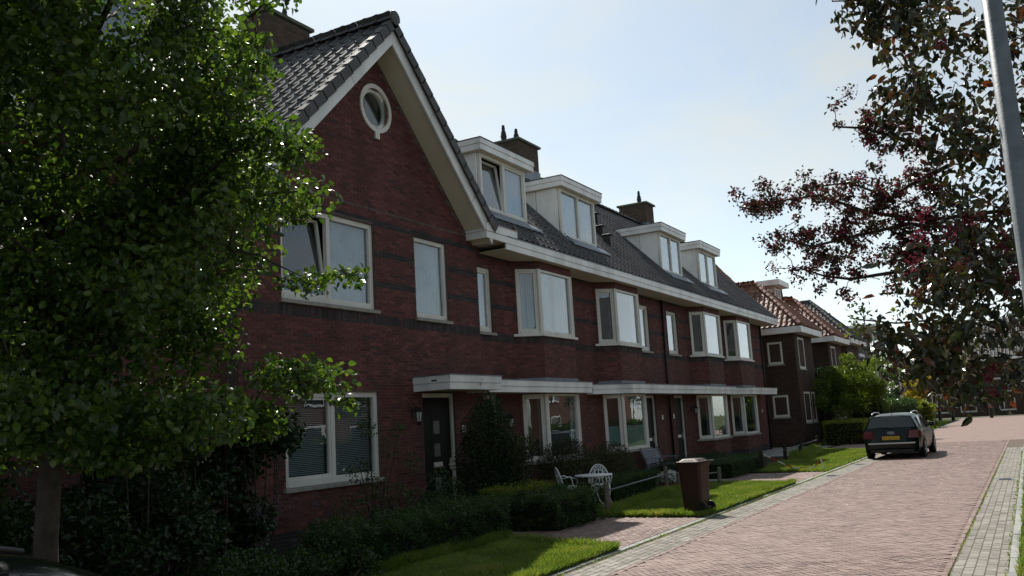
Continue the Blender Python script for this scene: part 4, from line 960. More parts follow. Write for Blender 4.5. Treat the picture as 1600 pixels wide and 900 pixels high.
def branchy(nodes, targets, r0=.022, seed=0, sag=.08):
    g = np.random.default_rng(seed); mb = MB(); nodes = np.array(nodes)
    tg = sorted([np.array(c) for c in targets], key=lambda c: np.linalg.norm(nodes-c, axis=1).min())
    for c in tg:
        d = np.linalg.norm(nodes-c, axis=1)+np.maximum(0, nodes[:, 2]-c[2])*.8; p = nodes[d.argmin()]
        ln = np.linalg.norm(c-p); m1 = p*.65+c*.35+g.normal(size=3)*ln*.06+[0, 0, ln*.06]; m2 = p*.3+c*.7+g.normal(size=3)*ln*.07+[0, 0, ln*sag*.7]
        mb.tube([p, m1, m2, c], [r0*min(1, .35+ln), r0*.6*min(1, .35+ln), r0*.4, r0*.15], 5, caps=False); nodes = np.vstack([nodes, m2[None], c[None]])
    return mb

# ---- street tree on the left
def street_tree(base_xy, clumps, label, seed, leaf=.057, npl=340, name='street_tree', group=None, trunk=.086, ctop=6.6):
    g = np.random.default_rng(seed); bx, by = base_xy
    t = thing(name, label, 'tree', (bx, by, 0), group)
    tr = MB(); pts = [(bx, by, -.05), (bx+.01, by, .3), (bx-.01, by+.02, 1.2), (bx+.02, by, 2.2), (bx, by-.02, 3.4), (bx+.05, by+.03, 5.0), (bx, by, ctop)]
    tr.tube(pts, [trunk*1.25, trunk*1.02, trunk*.97, trunk*.93, trunk*.75, trunk*.5, trunk*.2], 12); tk = tr.build('trunk', M_BARK, t, smooth=True)
    nodes = []; lb = MB()
    for k in range(11):
        a = k*2.4+.3; z = 2.1+k*.34; st = np.array([bx, by, z]); R_ = 1.9*(1-.3*abs(z-4)/3)
        e = st+np.array([math.cos(a)*R_, math.sin(a)*R_, 1.0+.5*g.uniform()]); m_ = (st+e)/2+[0, 0, .12]
        lb.tube([st, m_, e], [trunk*.42, trunk*.26, trunk*.10], 6); nodes += [st, m_, e, (st+m_)/2, (m_+e)/2]
    lb.build('limb', M_BARK, t, smooth=True, kind='stuff')
    branchy(nodes, [c for c, r in clumps], .016, seed).build('twig', M_BARK, t, kind='stuff')
    parts = []
    for i, (c, r) in enumerate(clumps):
        n = int(npl*(r/.4)**2); P = ballpts(c, r, n, seed*1000+i, .45, (1, 1, .75)); parts.append(leafcloud(P, leaf, seed*77+i, .72, .15, .35, round_=npl > 100))
    leafobj('crown', parts, M_LEAF, t); return t
gq = np.random.default_rng(5); cl_ = []
TB = np.array([4.25, 6.35])
# crown: clumps on the shell and inside of an uneven egg, lower branches drooping to the right
for k in range(600):
    v = gq.normal(size=3); v /= np.linalg.norm(v); rr = gq.uniform(.35, 1)**.6
    lob = 1+.16*math.sin(3*math.atan2(v[1], v[0])+1.)+.12*math.sin(5*v[2]+2)
    c = np.array([TB[0], TB[1], 4.75])+v*rr*lob*np.array([2.25, 2.2, 2.9]); d_ = CR @ (c-[0, 0, H]); px_, py_ = 800+FPX*d_[0]/d_[2], 450-FPX*d_[1]/d_[2]
    rk = gq.uniform(.22, .42)
    if px_+rk*.8*FPX/d_[2] > np.interp(py_, [-300, -100, 0, 100, 200, 300, 420, 520, 600, 700], [320, 370, 385, 400, 455, 495, 520, 540, 530, 450]): continue
    cl_.append((c, rk))
def along(pts, n, dist, r0, r1, g):
    out_ = []
    for _ in range(n):
        k = g.integers(len(pts)-1); f = g.uniform(); p = np.array(pts[k])*(1-f)+np.array(pts[k+1])*f
        out_.append((at(p[0]+g.normal(0, 6), p[1]+g.normal(0, 6), dist+g.normal(0, .25)), g.uniform(r0, r1)))
    return out_
cl_ += along([(430, 440), (500, 440), (572, 425)], 7, 7.4, .10, .2, gq); cl_ += along([(400, 560), (470, 590), (545, 570)], 9, 7.3, .12, .24, gq)
cl_ += along([(380, 600), (480, 600), (582, 640)], 8, 7.0, .08, .15, gq); cl_ += along([(420, 330), (470, 320), (520, 310)], 6, 7.6, .12, .22, gq); cl_ += along([(400, 200), (455, 220), (470, 260)], 6, 7.6, .15, .25, gq)
cl_ += along([(340, 30), (395, 90), (400, 150)], 7, 7.4, .12, .22, gq); cl_ += along([(250, 640), (330, 690), (420, 650)], 12, 7.2, .14, .26, gq); cl_ += along([(120, 680), (200, 720), (280, 700)], 9, 6.8, .14, .24, gq); cl_ += along([(330, -10), (400, 0), (450, -6)], 6, 7.2, .06, .12, gq); cl_ += along([(150, 640), (260, 660), (370, 640)], 14, 6.6, .18, .3, gq); cl_ += along([(0, 620), (60, 660), (150, 640)], 10, 6.2, .18, .3, gq)
street_tree(TB, cl_, 'large green leafy street tree with slim trunk filling the left side', 3)
# two street trees across the road, seen in the panes
for k, (x, y) in enumerate(((33, -4.3), (46, -4.6), (56, -4.3), (69, -4.6))):
    g2 = np.random.default_rng(60+k); c3_ = []
    for q in range(150):
        v = g2.normal(size=3); v /= np.linalg.norm(v); c3_.append((np.array([x, y, 4.6])+v*g2.uniform(.3, 1)**.6*np.array([1.9, 1.9, 2.4]), g2.uniform(.3, .55)))
    street_tree((x, y), c3_, ('green street tree across the road reflected in the wide window', 'green street tree across the road reflected in the first bay', 'green street tree across the road reflected in the second bay', 'green street tree across the road farthest down the street')[k], 20+k, leaf=.11, npl=45, group='street trees across the road')

# ---- red leaved crab apple on the right, its crown over the road
ct = thing('crabapple_tree', 'red and dark green leaved crab apple in blossom reaching in from the right', 'tree', (8.6, -1.7, 0))
gc = np.random.default_rng(9); nodes = []
tr = MB(); tp = [(8.6, -1.7, -.05), (8.6, -1.68, .6), (8.55, -1.6, 1.5), (8.5, -1.45, 2.3), (8.5, -1.3, 3.6), (8.6, -1.2, 5.2)]
tr.tube(tp, [.12, .10, .09, .085, .06, .02], 10); tr.build('trunk', M_BARK, ct, smooth=True); nodes += [np.array(p) for p in tp[2:]]
regions = [  # (polygon in photo pixels, clumps, distance range)
 ([(1385, -20), (1620, -20), (1620, 210), (1450, 215), (1375, 150)], 40, (7.2, 9.4)),
 ([(1450, 200), (1620, 200), (1620, 420), (1500, 420), (1465, 300)], 48, (7.0, 9.6)),
 ([(1400, 395), (1620, 380), (1620, 560), (1440, 575), (1390, 470)], 66, (6.8, 9.2)),
 ([(1425, 560), (1620, 545), (1620, 610), (1470, 622)], 18, (6.8, 8.6)),
 ([(1600, -60), (2050, -60), (2050, 700), (1600, 600)], 150, (6.8, 9.8)),
 ([(1380, -300), (2000, -300), (2000, -20), (1400, -20)], 80, (7.2, 9.6))]
def inpoly(x, y, poly):
    c = False; j = len(poly)-1
    for i in range(len(poly)):
        if (poly[i][1] > y) != (poly[j][1] > y) and x < (poly[j][0]-poly[i][0])*(y-poly[i][1])/(poly[j][1]-poly[i][1])+poly[i][0]: c = not c
        j = i
    return c
cc_ = []
for poly, n, (d0, d1) in regions:
    xs_, ys_ = [p[0] for p in poly], [p[1] for p in poly]; k = 0
    while k < n:
        x, y = gc.uniform(min(xs_), max(xs_)), gc.uniform(min(ys_), max(ys_))
        if inpoly(x, y, poly): cc_.append((at(x, y, gc.uniform(d0, d1)), gc.uniform(.12, .26), 0)); k += 1
arms = [([(1560, 330), (1440, 345), (1350, 330), (1280, 305), (1210, 315), (1158, 328)], 46, 8.3, 1), ([(1540, 360), (1420, 350), (1330, 370), (1270, 385), (1222, 374)], 40, 8.1, 1), ([(1500, 420), (1400, 425), (1330, 436), (1290, 432), (1248, 418)], 22, 8.0, 1),
 ([(1480, 260), (1420, 290), (1390, 310), (1330, 285), (1250, 295)], 26, 8.5, 1), ([(1470, 240), (1400, 215), (1350, 200), (1303, 198)], 20, 8.4, 1), ([(1460, 500), (1400, 505), (1350, 500), (1328, 497)], 10, 7.6, 2), ([(1440, 545), (1405, 560), (1395, 550)], 8, 7.4, 0),
 ([(1420, 180), (1400, 150), (1368, 135)], 8, 8.0, 0), ([(1360, -15), (1330, 20), (1345, 58)], 8, 7.6, 0), ([(1400, -12), (1350, 0), (1300, 2)], 8, 7.6, 0), ([(1430, 60), (1400, 30), (1384, 40)], 8, 7.8, 0), ([(1440, 420), (1430, 380), (1400, 400), (1480, 370)], 24, 8.1, 1)]
bl_ = MB()
for pts, n, d, kind in arms:
    P = [at(x, y, d+.12*math.sin(i*1.9)) for i, (x, y) in enumerate(pts)]; q = nodes[3]*.5+nodes[2]*.5
    bl_.tube(([q, (q+P[0])/2+[0, 0, .15]] if pts[0][0] > 1530 else []) + P, [.024, .02]*(pts[0][0] > 1530)+[(.017 if kind == 1 else .006)*(1-i/len(P))+.003 for i in range(len(P))], 6, caps=False); nodes += P
    for k in range(int(n*(1.6 if kind == 1 else 1.2))):
        i = gc.integers(len(pts)-1); f = gc.uniform(); p = P[i]*(1-f)+P[i+1]*f; cc_.append((p+gc.normal(size=3)*np.array([.12, .11, .085]), gc.uniform(.045, .085) if kind else gc.uniform(.10, .16), kind))
bl_.build('limb', M_BARK, ct, smooth=True, kind='stuff')
branchy(nodes, [c for c, r, k in cc_], .009, 4).build('twig', M_BARK, ct, kind='stuff')
lp, fp, gp_ = [], [], []
for i, (c, r, kind) in enumerate(cc_):
    if kind == 0: lp.append(leafcloud(ballpts(c, r*1.25, int(gc.uniform(18, 34)), 900+i, .5), (.095, .07)[i % 2], 3000+i, .52, .1, .9, round_=True))
    elif kind == 1:
        lp.append(leafcloud(ballpts(c, r*1.3, 34, 900+i, .6), .036, 3000+i, .6, .2, .3))
        fp.append(leafcloud(ballpts(c, r*.85, int(14+80*r/.1*gc.uniform(0, 1)**1.3), 1900+i, .6), .022, 5000+i, .9, .2, 0))
    else: gp_.append(leafcloud(ballpts(c, r*1.2, 18, 900+i, .6), .035, 3000+i, .6, .2, .3))
for k in range(30):                          # blossom deeper in the crown
    c = at(gc.uniform(1430, 1600), gc.uniform(330, 470), gc.uniform(7.2, 8.2)); fp.append(leafcloud(ballpts(c, .09, 50, 7000+k, .6), .022, 7100+k, .9, .2, 0))
for x, y in ((1555, 575), (1556, 610), (1545, 590), (1470, 70)):
    fp.append(leafcloud(ballpts(at(x, y, 7.), .05, 40, x, .6), .024, y, .9, .2, 0))
leafobj('crown', lp, M_CRAB, ct); leafobj('blossom', fp, M_BLOOM, ct); leafobj('young_leaves', gp_, M_LIME, ct)

# ---- hedges and shrubs in the front gardens
def hedge(label, x0, x1, y0, y1, h, n, m=None, leaf=.035, seed=1, lump=.05, group='clipped low hedges', cat='hedge', name='clipped_hedge'):
    t = thing(name, label, cat, ((x0+x1)/2, (y0+y1)/2, 0), group); P = boxpts(x0, x1, y0, y1, .03, h, n, seed, .14, lump)
    Q = P[np.random.default_rng(seed).uniform(size=len(P)) < .12]; Q = Q+np.random.default_rng(seed+1).normal(size=Q.shape)*[.03, .03, .04]+[0, 0, .015]; leafobj('foliage', [leafcloud(P, leaf, seed, .6, .4, -.6), leafcloud(Q, leaf*1.35, seed+2, .5, .1, -1.2)], m or M_BOX, t)
    b = MB(); b.box(x0+.12, x1-.12, y0+.12, y1-.12, 0, h-.12); b.build('inner_shade_core', mat('shaded_twigs', (.012, .016, .008), .95, .1), t)  # solid core; the shade between the leaves is put into its near-black colour
    return t
hedge('long low hedge in front of the wide ground floor window', 9.3, 13.45, 7.75, 8.7, .62, 28000, seed=31, lump=.12)
hedge('low hedge block at the corner of the brick driveway', 14.25, 16.1, 7.25, 8.1, .60, 12000, seed=32, lump=.10)
hedge('low hedge running back beside the grey path to the black door', 14.3, 14.95, 8.12, 10.3, .58, 7000, seed=33)
hedge('low hedge with yellowish tips behind the driveway hedge block', 15.0, 17.0, 8.7, 9.3, .66, 7000, M_LIME, seed=34)
hedge('low clipped hedge behind the rail, left of the white flowers', 19.6, 22.6, 8.5, 9.1, .50, 9000, seed=35, lump=.03)
hedge('box hedge behind the bin in front of the third bay', 26.1, 29.8, 7.6, 8.6, .52, 9000, seed=36, lump=.03)
hedge('dark low hedge under the door of the third house', 25.6, 31.5, 9.3, 9.9, .55, 7000, M_YEW, seed=37, lump=.04)
hedge('clipped yellow green hedge block beside the parked car', 47.5, 51.5, 7.2, 9.2, 1.15, 9000, M_LIME, .06, 38, .04)
hedge('tall dark hedge behind the parked car', 52.5, 70, 6.9, 8.6, 2.05, 16000, M_BOX, .10, 39, .12, group=None)
hedge('tall hedge across the street in front of the orange houses', 14, 88, -8.2, -7.2, 1.7, 14000, M_BOX, .16, 30, .12, group=None)
def shrub(label, balls, m, leaf, n, seed, name='shrub', cat='shrub', stem=True, asp=.6, droop=0., group=None):
    c0 = balls[0][0]; t = thing(name, label, cat, (c0[0], c0[1], 0), group); parts = []
    for i, (c, r, sq) in enumerate(balls): parts.append(leafcloud(ballpts(c, r, int(n*r*r), seed*100+i, .3, sq), leaf, seed*50+i, asp, .3, droop))
    leafobj('foliage', parts, m, t)
    st = MB(); g_ = np.random.default_rng(seed)
    for i, (c, r, sq) in enumerate(balls):
        bx_, by_ = (c[0]*.85+c0[0]*.15+g_.normal(0, .12), c[1]+g_.normal(0, .06)) if len(balls) > 12 else (c0[0]+g_.normal(0, .03), c0[1]+g_.normal(0, .03))
        if len(balls) > 12: st.tube([(bx_, by_, 0), ((bx_*.6+c[0]*.4)+g_.normal(0, .06), by_, c[2]*.5), (c[0], c[1], c[2]+r*.3)], [.014, .011, .004], 5); continue
        st.tube([(bx_, by_, 0), ((c0[0]+c[0])/2, (c0[1]+c[1])/2, c[2]*.5), (c[0], c[1], c[2]+r*.4*sq[2])], [.02, .015, .005], 5)
    st.build('stem', M_BARK, t, kind='stuff' if len(balls) > 1 else None); return t
s1 = (1, 1, 1)
shrub('tall dark conical evergreen beside the black door', [((16.25, 9.8, .55), .95, (1, .8, .8)), ((16.3, 9.8, 1.15), .88, (1, .8, .9)), ((16.25, 9.8, 1.7), .66, (1, .85, 1)), ((16.3, 9.8, 2.15), .38, (1, 1, 1.2)), ((16.95, 9.7, 1.0), .55, (1, .9, 1.1))], M_YEW, .05, 9000, 41, 'evergreen_shrub', droop=-.5)
shrub('rounded olive green bush under the first bay window', [((19.7, 9.75, .72), .82, (1.2, .85, .95))], M_OLIVE, .04, 22000, 42, 'globe_bush', group='rounded bushes under the bays', droop=-.6)
shrub('rounded olive green bush left of the second bay window', [((22.3, 9.75, .62), .72, (1.45, .85, .95))], M_OLIVE, .04, 20000, 43, 'globe_bush', group='rounded bushes under the bays', droop=-.6)
shrub('small standard tree with thin bare stem before the evergreen', [((16.2, 9.0, 1.42), .34, (1, 1, .8))], M_OLIVE, .05, 9000, 44, 'small_tree', 'tree')
shrub('loose rose bush with thin stems against the blinds of the wide window', [((12.6, 9.9, .9), .28, s1), ((12.2, 9.9, 1.25), .22, s1), ((12.9, 9.8, 1.6), .18, s1), ((13.35, 9.9, 1.9), .16, s1), ((12.45, 9.9, 1.95), .2, s1), ((13.6, 9.8, 1.3), .2, s1), ((13.2, 9.9, .7), .3, s1), ((14.2, 9.7, 1.0), .22, s1), ((14.5, 9.6, .75), .26, s1), ((13.9, 9.8, .5), .4, s1), ((12.0, 9.9, .55), .4, s1)], M_BOX, .05, 3200, 45, 'rose_bush', droop=.3)
gl_ = np.random.default_rng(77)
shrub('dark lilac shrub with faded purple flower heads under the street tree', [((gl_.uniform(6.6, 9.75), gl_.uniform(9.3, 10.2), gl_.uniform(.2, 2.3)), gl_.uniform(.2, .40), (1, 1, .8)) for _ in range(78)], M_YEW, .085, 3400, 46, 'lilac_shrub', asp=.75, droop=.3)
lt = bpy.data.objects['lilac_shrub']
for k in range(9):
    c = (random.uniform(9.0, 10.3), random.uniform(9.0, 9.25), random.uniform(.75, 1.15)); leafobj('flower_head', [leafcloud(ballpts(c, .07, 60, 400+k, .5, (1, 1, 2)), .02, 500+k, .9)], M_LILAC, lt, 'stuff')
shrub('dark loose shrubs low behind the slim trunk', [((gl_.uniform(4.6, 7.6), gl_.uniform(8.2, 9.4), gl_.uniform(.2, 2.3)), gl_.uniform(.2, .42), (1.1, 1, .8)) for _ in range(50)], M_YEW, .075, 3400, 47)
shrub('low leafy groundcover at the left end of the long hedge', [((gl_.uniform(6.6, 10.2), gl_.uniform(7.7, 8.6), gl_.uniform(.1, .42)), gl_.uniform(.14, .30), (1.2, 1, .8)) for _ in range(30)], M_BOX, .055, 6000, 48, 'groundcover_shrub')
def big_bush(label, c, r, n, m, leaf, seed, nb=40, sq=(1, 1, 1), name='garden_tree', cat='tree', tall=None):
    g_ = np.random.default_rng(seed); t = thing(name, label, cat, (c[0], c[1], 0)); cl2 = []
    for k in range(nb):
        v = g_.normal(size=3); v /= np.linalg.norm(v); cl2.append((np.array(c)+v*g_.uniform(.4, 1)*np.array(sq)*r*(1+.2*math.sin(4*v[0]+3*v[2])), g_.uniform(.28, .45)*r*.75))
    leafobj('crown', [leafcloud(ballpts(p, q, n, seed*100+i, .4, (1, 1, .7)), leaf, seed*90+i, .5, .3, .3) for i, (p, q) in enumerate(cl2)], m, t)
    st = MB(); st.tube([(c[0], c[1], -.02), (c[0]+.05, c[1], c[2]*.6), (c[0], c[1], c[2])], [.09, .07, .04], 7); st.build('trunk', M_BARK, t)
    branchy([np.array([c[0], c[1], z]) for z in np.linspace(c[2]*.3, c[2], 4)], [p for p, q in cl2], .02, seed).build('twig', M_BARK, t, kind='stuff'); return t
big_bush('spreading light green garden tree in front of the brown brick houses', (52.6, 8.3, 2.9), 1.95, 330, M_MID, .13, 51, 62, (1.2, 1.3, .92))
big_bush('dark green rounded tree left of the light green garden tree', (55.5, 10.6, 2.9), 1.2, 260, M_YEW, .14, 52, 26, (1, 1, 1.2))
big_bush('golden leaved shrub at the far end of the tall hedge', (77, 7.4, 2.5), 1.25, 200, M_GOLD, .15, 53, 26, (1.2, 1, 1.15), 'golden_shrub', 'shrub')
big_bush('pale feathery shrub by the far kerb', (72, 6.7, 1.2), 1.1, 200, M_LIME, .16, 54, 24, (1.2, .8, .9), 'feathery_shrub', 'shrub')
for k, (x, y, z, r) in enumerate(((215, 34, 6, 7), (225, 26, 5.5, 6.5), (205, 42, 6, 7))):
    big_bush(('distant green tree left of the end house', 'distant tree showing in the gap beside the end house', 'distant tree farthest left on the horizon')[k], (x, y, z), r, 160, M_FARW, .7, 57+k, 30, (1, 1.2, .8), 'distant_tree')

# ---- grass
def grass(poly, n, seed, h=.05, name='grass', z=.02, keep=None):
    g_ = np.random.default_rng(seed); xs_, ys_ = [p[0] for p in poly], [p[1] for p in poly]; P = []
    X, Y = g_.uniform(min(xs_), max(xs_), n), g_.uniform(min(ys_), max(ys_), n)
    q = np.array([inpoly(a, b, poly) for a, b in zip(X, Y)]); bare = np.sin(X*1.9+1.7*np.sin(Y*2.3))*np.sin(Y*3.3+X*.7)+.4*np.sin(X*7.1)*np.cos(Y*8.3); q &= ~((bare > .72) & (g_.uniform(size=len(X)) < .75)); X, Y = X[q], Y[q]; n = len(X)
    pn = np.sin(X*2.1+Y*1.3)*np.cos(Y*3.1-X)+.6*np.sin(X*5.3)*np.sin(Y*4.7); hh = h*(1+.35*pn+g_.uniform(-.4, .5, n)).clip(.35, 2)
    a = g_.uniform(0, 6.28, n); wd = .006+.003*g_.uniform(size=n)+.00018*X; dx, dy = np.cos(a)*wd, np.sin(a)*wd; l1, l2 = g_.normal(0, .5, n)*hh, g_.normal(0, .5, n)*hh
    V = np.stack([np.stack([X-dx, Y-dy, np.full(n, z)], 1), np.stack([X+dx, Y+dy, np.full(n, z)], 1), np.stack([X+l1, Y+l2, z+hh], 1)], 1).reshape(-1, 3)
    t = (.42+.32*pn+g_.normal(0, .18, n)).clip(0, 1); t[g_.uniform(size=n) < .07] = 1.
    me = np_mesh(name, V, np.arange(3*n).reshape(-1, 3), t); me.materials.append(M_GRASS); o = link(bpy.data.objects.new(name, me)); o['kind'] = 'stuff'; return o
def expand(p, e=.05):
    c = np.mean(np.array(p), 0); return [tuple(np.array(q)+(np.array(q)-c)/np.linalg.norm(np.array(q)-c)*e) for q in p]
tag(grass([(5.5, 5.40), (12.38, 5.40), (12.6, 6.0), (12.8, 6.5), (13.1, 7.0), (13.35, 8.05), (5.5, 8.05)], 90000, 1, .045), 'short lawn grass in front of the long low hedge', 'grass')
tag(grass(expand(LAWNS[1]), 85000, 2, .045), 'short lawn grass around the brown bin', 'grass'); tag(grass(expand(LAWNS[2]), 70000, 3, .06), 'rougher lawn grass between the driveway and the parked car', 'grass')
tag(grass([(6.0, -.9), (36, -.4), (36, .33), (6.0, .33)], 60000, 4, .055, z=.04), 'strip of grass along the right kerb', 'grass')
tag(grass([(34.5, 7.4), (36.8, 7.2), (42.8, 8.6), (38, 8.8)], 9000, 5, .20), 'tuft of long unmown grass by the dark posts', 'grass')
tag(grass([(46, 5.75), (90, 6.35), (90, 7.0), (60, 6.8), (58, 6.6)], 30000, 6, .07), 'grass verge beyond the parked car', 'grass')

# ================================================================== THINGS
# ---- brown wheeled bin
def soft_box(mb, w0, d0, w1, d1, z0, z1, r0=.05, r1=.06, n=4, steps=(0, 1)):
    rings = []
    for w_, d_, z, r in ((w0, d0, z0, r0), (w1, d1, z1, r1)):
        ring_ = []
        for cx_, cy_, a0 in ((w_/2-r, d_/2-r, 0), (-w_/2+r, d_/2-r, 90), (-w_/2+r, -d_/2+r, 180), (w_/2-r, -d_/2+r, 270)):
            for k in range(n+1):
                a = math.radians(a0+90*k/n); ring_.append((cx_+r*math.cos(a), cy_+r*math.sin(a), z))
        rings.append(ring_)
    b = len(mb.v); m_ = len(rings[0]); mb.v += rings[0]+rings[1]
    for i in range(m_): j = (i+1) % m_; mb.f.append((b+i, b+j, b+m_+j, b+m_+i)); mb.t.append(.5)
    mb.f.append(tuple(b+i for i in range(m_-1, -1, -1))); mb.f.append(tuple(b+m_+i for i in range(m_))); mb.t += [.5, .5]
M_BIN = mat('brown_bin_plastic', (.038, .017, .014), .45, .3, .1, 4, .08, 90)
bt = thing('wheeled_bin', 'brown plastic wheeled bin with lid standing on the grass by the kerb', 'bin')
b = MB(); soft_box(b, .40, .42, .50, .53, .03, .88); b.build('body', M_BIN, bt, smooth=False)
b = MB(); soft_box(b, .53, .56, .54, .57, .855, .885); b.build('rim', M_BIN, bt)
b = MB(); soft_box(b, .56, .60, .55, .59, .888, .92, .06, .07); soft_box(b, .50, .52, .38, .38, .92, .965, .08, .1); b.build('lid', M_BIN, bt, smooth=False, bevel=.012)
b = MB(); b.tube([(-.2, -.30, .90), (-.2, -.37, .92), (.2, -.37, .92), (.2, -.30, .90)], .016, 8); b.build('handle', M_BIN, bt, smooth=True)
for x in (-.20, .20):
    b = MB(); ring_pts = [(.10*math.cos(a), .10*math.sin(a)) for a in np.linspace(0, 2*math.pi, 20)[:-1]]
    b.extr([(x-.025 if x < 0 else x-.02, -.24+p, .10+q) for p, q in ring_pts], (.045, 0, 0)); wo = b.build('wheel', M_BLACK, bt, bevel=.01)
    b = MB(); b.extr([((x-.03 if x < 0 else x+.022), -.24+p*.5, .10+q*.5) for p, q in ring_pts], (.01, 0, 0)); b.build('hub', M_BLACK, wo)
b = MB(); b.tube([(-.2, -.24, .10), (.2, -.24, .10)], .012, 6); b.build('axle', M_STEEL, bt)
bt.location = (17.15, 5.78, .02); bt.rotation_euler.z = math.radians(-8); bt.scale = (.90, .90, 1.05)

# ---- estate car
def car(label, loc, rz, paint, plate_txt='53-LZ-NX', scale=1., kind=''):
    t = thing('parked_car', label, 'car', group='cars parked in the street')
    Z3 = [.20, .34, .55, .74]; Y3 = [.78, .865, .885, .875]
    # station: x at the four lower levels, belt (x,z,y), roof edge (x,z,y), crown (x,z)
    ST = [([.10, .02, .0, .04], (.10, .93, .83), (.50, 1.345, .60), (.53, 1.375)),
          ([.35, .30, .28, .30], (.36, .945, .862), (.72, 1.385, .635), (.73, 1.42)),
          ([.95, .95, .95, .95], (.95, .94, .872), (1.15, 1.405, .655), (1.15, 1.445)),
          ([1.65, 1.65, 1.65, 1.65], (1.65, .93, .872), (1.70, 1.412, .66), (1.70, 1.455)),
          ([2.35, 2.35, 2.35, 2.35], (2.35, .915, .868), (2.25, 1.395, .65), (2.25, 1.44)),
          ([2.9, 2.9, 2.9, 2.9], (2.9, .905, .862), (2.60, 1.32, .63), (2.58, 1.37)),
          ([3.25, 3.25, 3.25, 3.25], (3.25, .895, .85), (3.02, 1.11, .68), (3.0, 1.15)),
          ([3.5, 3.5, 3.5, 3.5], (3.48, .875, .83), (3.44, .915, .70), (3.42, .94)),
          ([4.0, 4.02, 4.0, 4.0], (3.98, .80, .80), (3.96, .835, .66), (3.95, .86)),
          ([4.34, 4.42, 4.42, 4.40], (4.36, .71, .70), (4.32, .735, .55), (4.30, .75)),
          ([4.42, 4.54, 4.55, 4.50], (4.46, .65, .55), (4.42, .67, .4), (4.40, .68))]
    G = []
    for xs_, be, ro2, crn in ST:
        row = [(xs_[k], Y3[k]*(1 if 0 < ST.index((xs_, be, ro2, crn)) < 9 else (.93 if ST.index((xs_, be, ro2, crn)) != 9 else .95)), Z3[k]) for k in range(4)]
        row += [(be[0], be[2], be[1]), (ro2[0], ro2[2], ro2[1]), (crn[0], ro2[2]*.55, crn[1]-.008), (crn[0], 0, crn[1])]; G.append(row)
    b = MB(); nl = 8
    for sg in (1, -1):
        o = len(b.v)
        for row in G: b.v += [(x, y*sg, z) for x, y, z in row]
        for i in range(len(G)-1):
            for j in range(nl-1):
                q = (o+i*nl+j, o+(i+1)*nl+j, o+(i+1)*nl+j+1, o+i*nl+j+1); b.f.append(q if sg < 0 else q[::-1]); b.t.append(.5)
    o2 = len(G)*nl
    for end in (0, len(G)-1):
        for j in range(nl-1):
            q = (end*nl+j, end*nl+j+1, o2+end*nl+j+1, o2+end*nl+j); b.f.append(q if end == 0 else q[::-1]); b.t.append(.5)
    me = b.mesh('body', True); me.materials.append(paint); bo = link(bpy.data.objects.new('body', me), t)
    md = bo.modifiers.new('weld', 'WELD'); md.merge_threshold = .002; md = bo.modifiers.new('sub', 'SUBSURF'); md.levels = 2; md.render_levels = 2
    glass = mat('car_glass', (.012, .016, .018), .04, .7, .02); trim = M_BLACK
    red = mat('tail_light_red', (.11, .006, .008), .15, .6, .1)
    # rear window follows the tailgate
    def quad_panel(name, pts, m_, thick, par=t, bevel=0):
        p = MB(); c = np.array(pts, float); n_ = np.cross(c[1]-c[0], c[-1]-c[0]); n_ /= np.linalg.norm(n_); p.extr([tuple(q-n_*.0) for q in c], tuple(n_*thick)); return p.build(name, m_, par, bevel=bevel)
    rw_ = quad_panel('rear_window', [(.155, -.73, .985), (.155, .73, .985), (.455, .60, 1.315), (.455, -.60, 1.315)], glass, -.012)
    p = MB(); p.tube([(.13, -.02, .975), (.15, .1, 1.0), (.185, .45, 1.03)], .012, 5); p.build('rear_wiper', trim, t)
    for sg in (1, -1):
        y = lambda v: v*sg
        side = [[(.62, .835, .965), (1.28, .845, .965), (1.30, .70, 1.335), (.86, .69, 1.325)], [(1.36, .845, .962), (2.16, .845, .955), (2.12, .70, 1.345), (1.38, .705, 1.345)], [(2.24, .845, .95), (3.08, .835, .925), (2.62, .70, 1.25), (2.22, .705, 1.335)]]
        for q in side: quad_panel('side_window', [(a, y(b_)+sg*.01, c_) for a, b_, c_ in q], glass, .014*(-sg))
        w0 = [(-.004, .50, .66), (.03, .80, .66), (.27, .868, .68), (.30, .862, .87), (.10, .80, .90), (.055, .55, .89)]
        lp_ = MB(); lp_.v = [(a-.012, y(b_)+sg*.012, c_) for a, b_, c_ in w0]+[(a+.06, y(b_)*.97, c_) for a, b_, c_ in w0]; k6 = 6
        lp_.f = [tuple(range(6))]+[(i, (i+1) % 6, 6+(i+1) % 6, 6+i) for i in range(6)]; lp_.t = [.5]*7; lp_.build('tail_light', red, t, smooth=False)
        p = MB(); p.tube([(.62, y(.60), 1.40), (.72, y(.605), 1.455), (1.4, y(.625), 1.49), (2.1, y(.61), 1.47), (2.3, y(.60), 1.42)], .016, 6); p.build('roof_rail', (mat('satin_aluminium', (.55, .57, .58), .3, .5, .05, metal=.8), trim)[paint.name.startswith('black')], t, smooth=True)
        p = MB(); p.box(2.75, 2.95, min(y(.87), y(1.04)), max(y(.87), y(1.04)), .94, 1.08); p.build('wing_mirror', paint, t, bevel=.03)
        p = MB(); p.extr([(4.36, y(.45), .62), (4.30, y(.74), .62), (4.26, y(.74), .72), (4.34, y(.45), .70)], (.12, 0, 0)); p.build('headlight', mat('headlight_glass', (.6, .62, .62), .08, .6, .02), t)
        for hx in (1.25, 2.15): p = MB(); p.box(hx, hx+.18, min(y(.872), y(.895)), max(y(.872), y(.895)), .80, .83); p.build('door_handle', paint, t, bevel=.006)
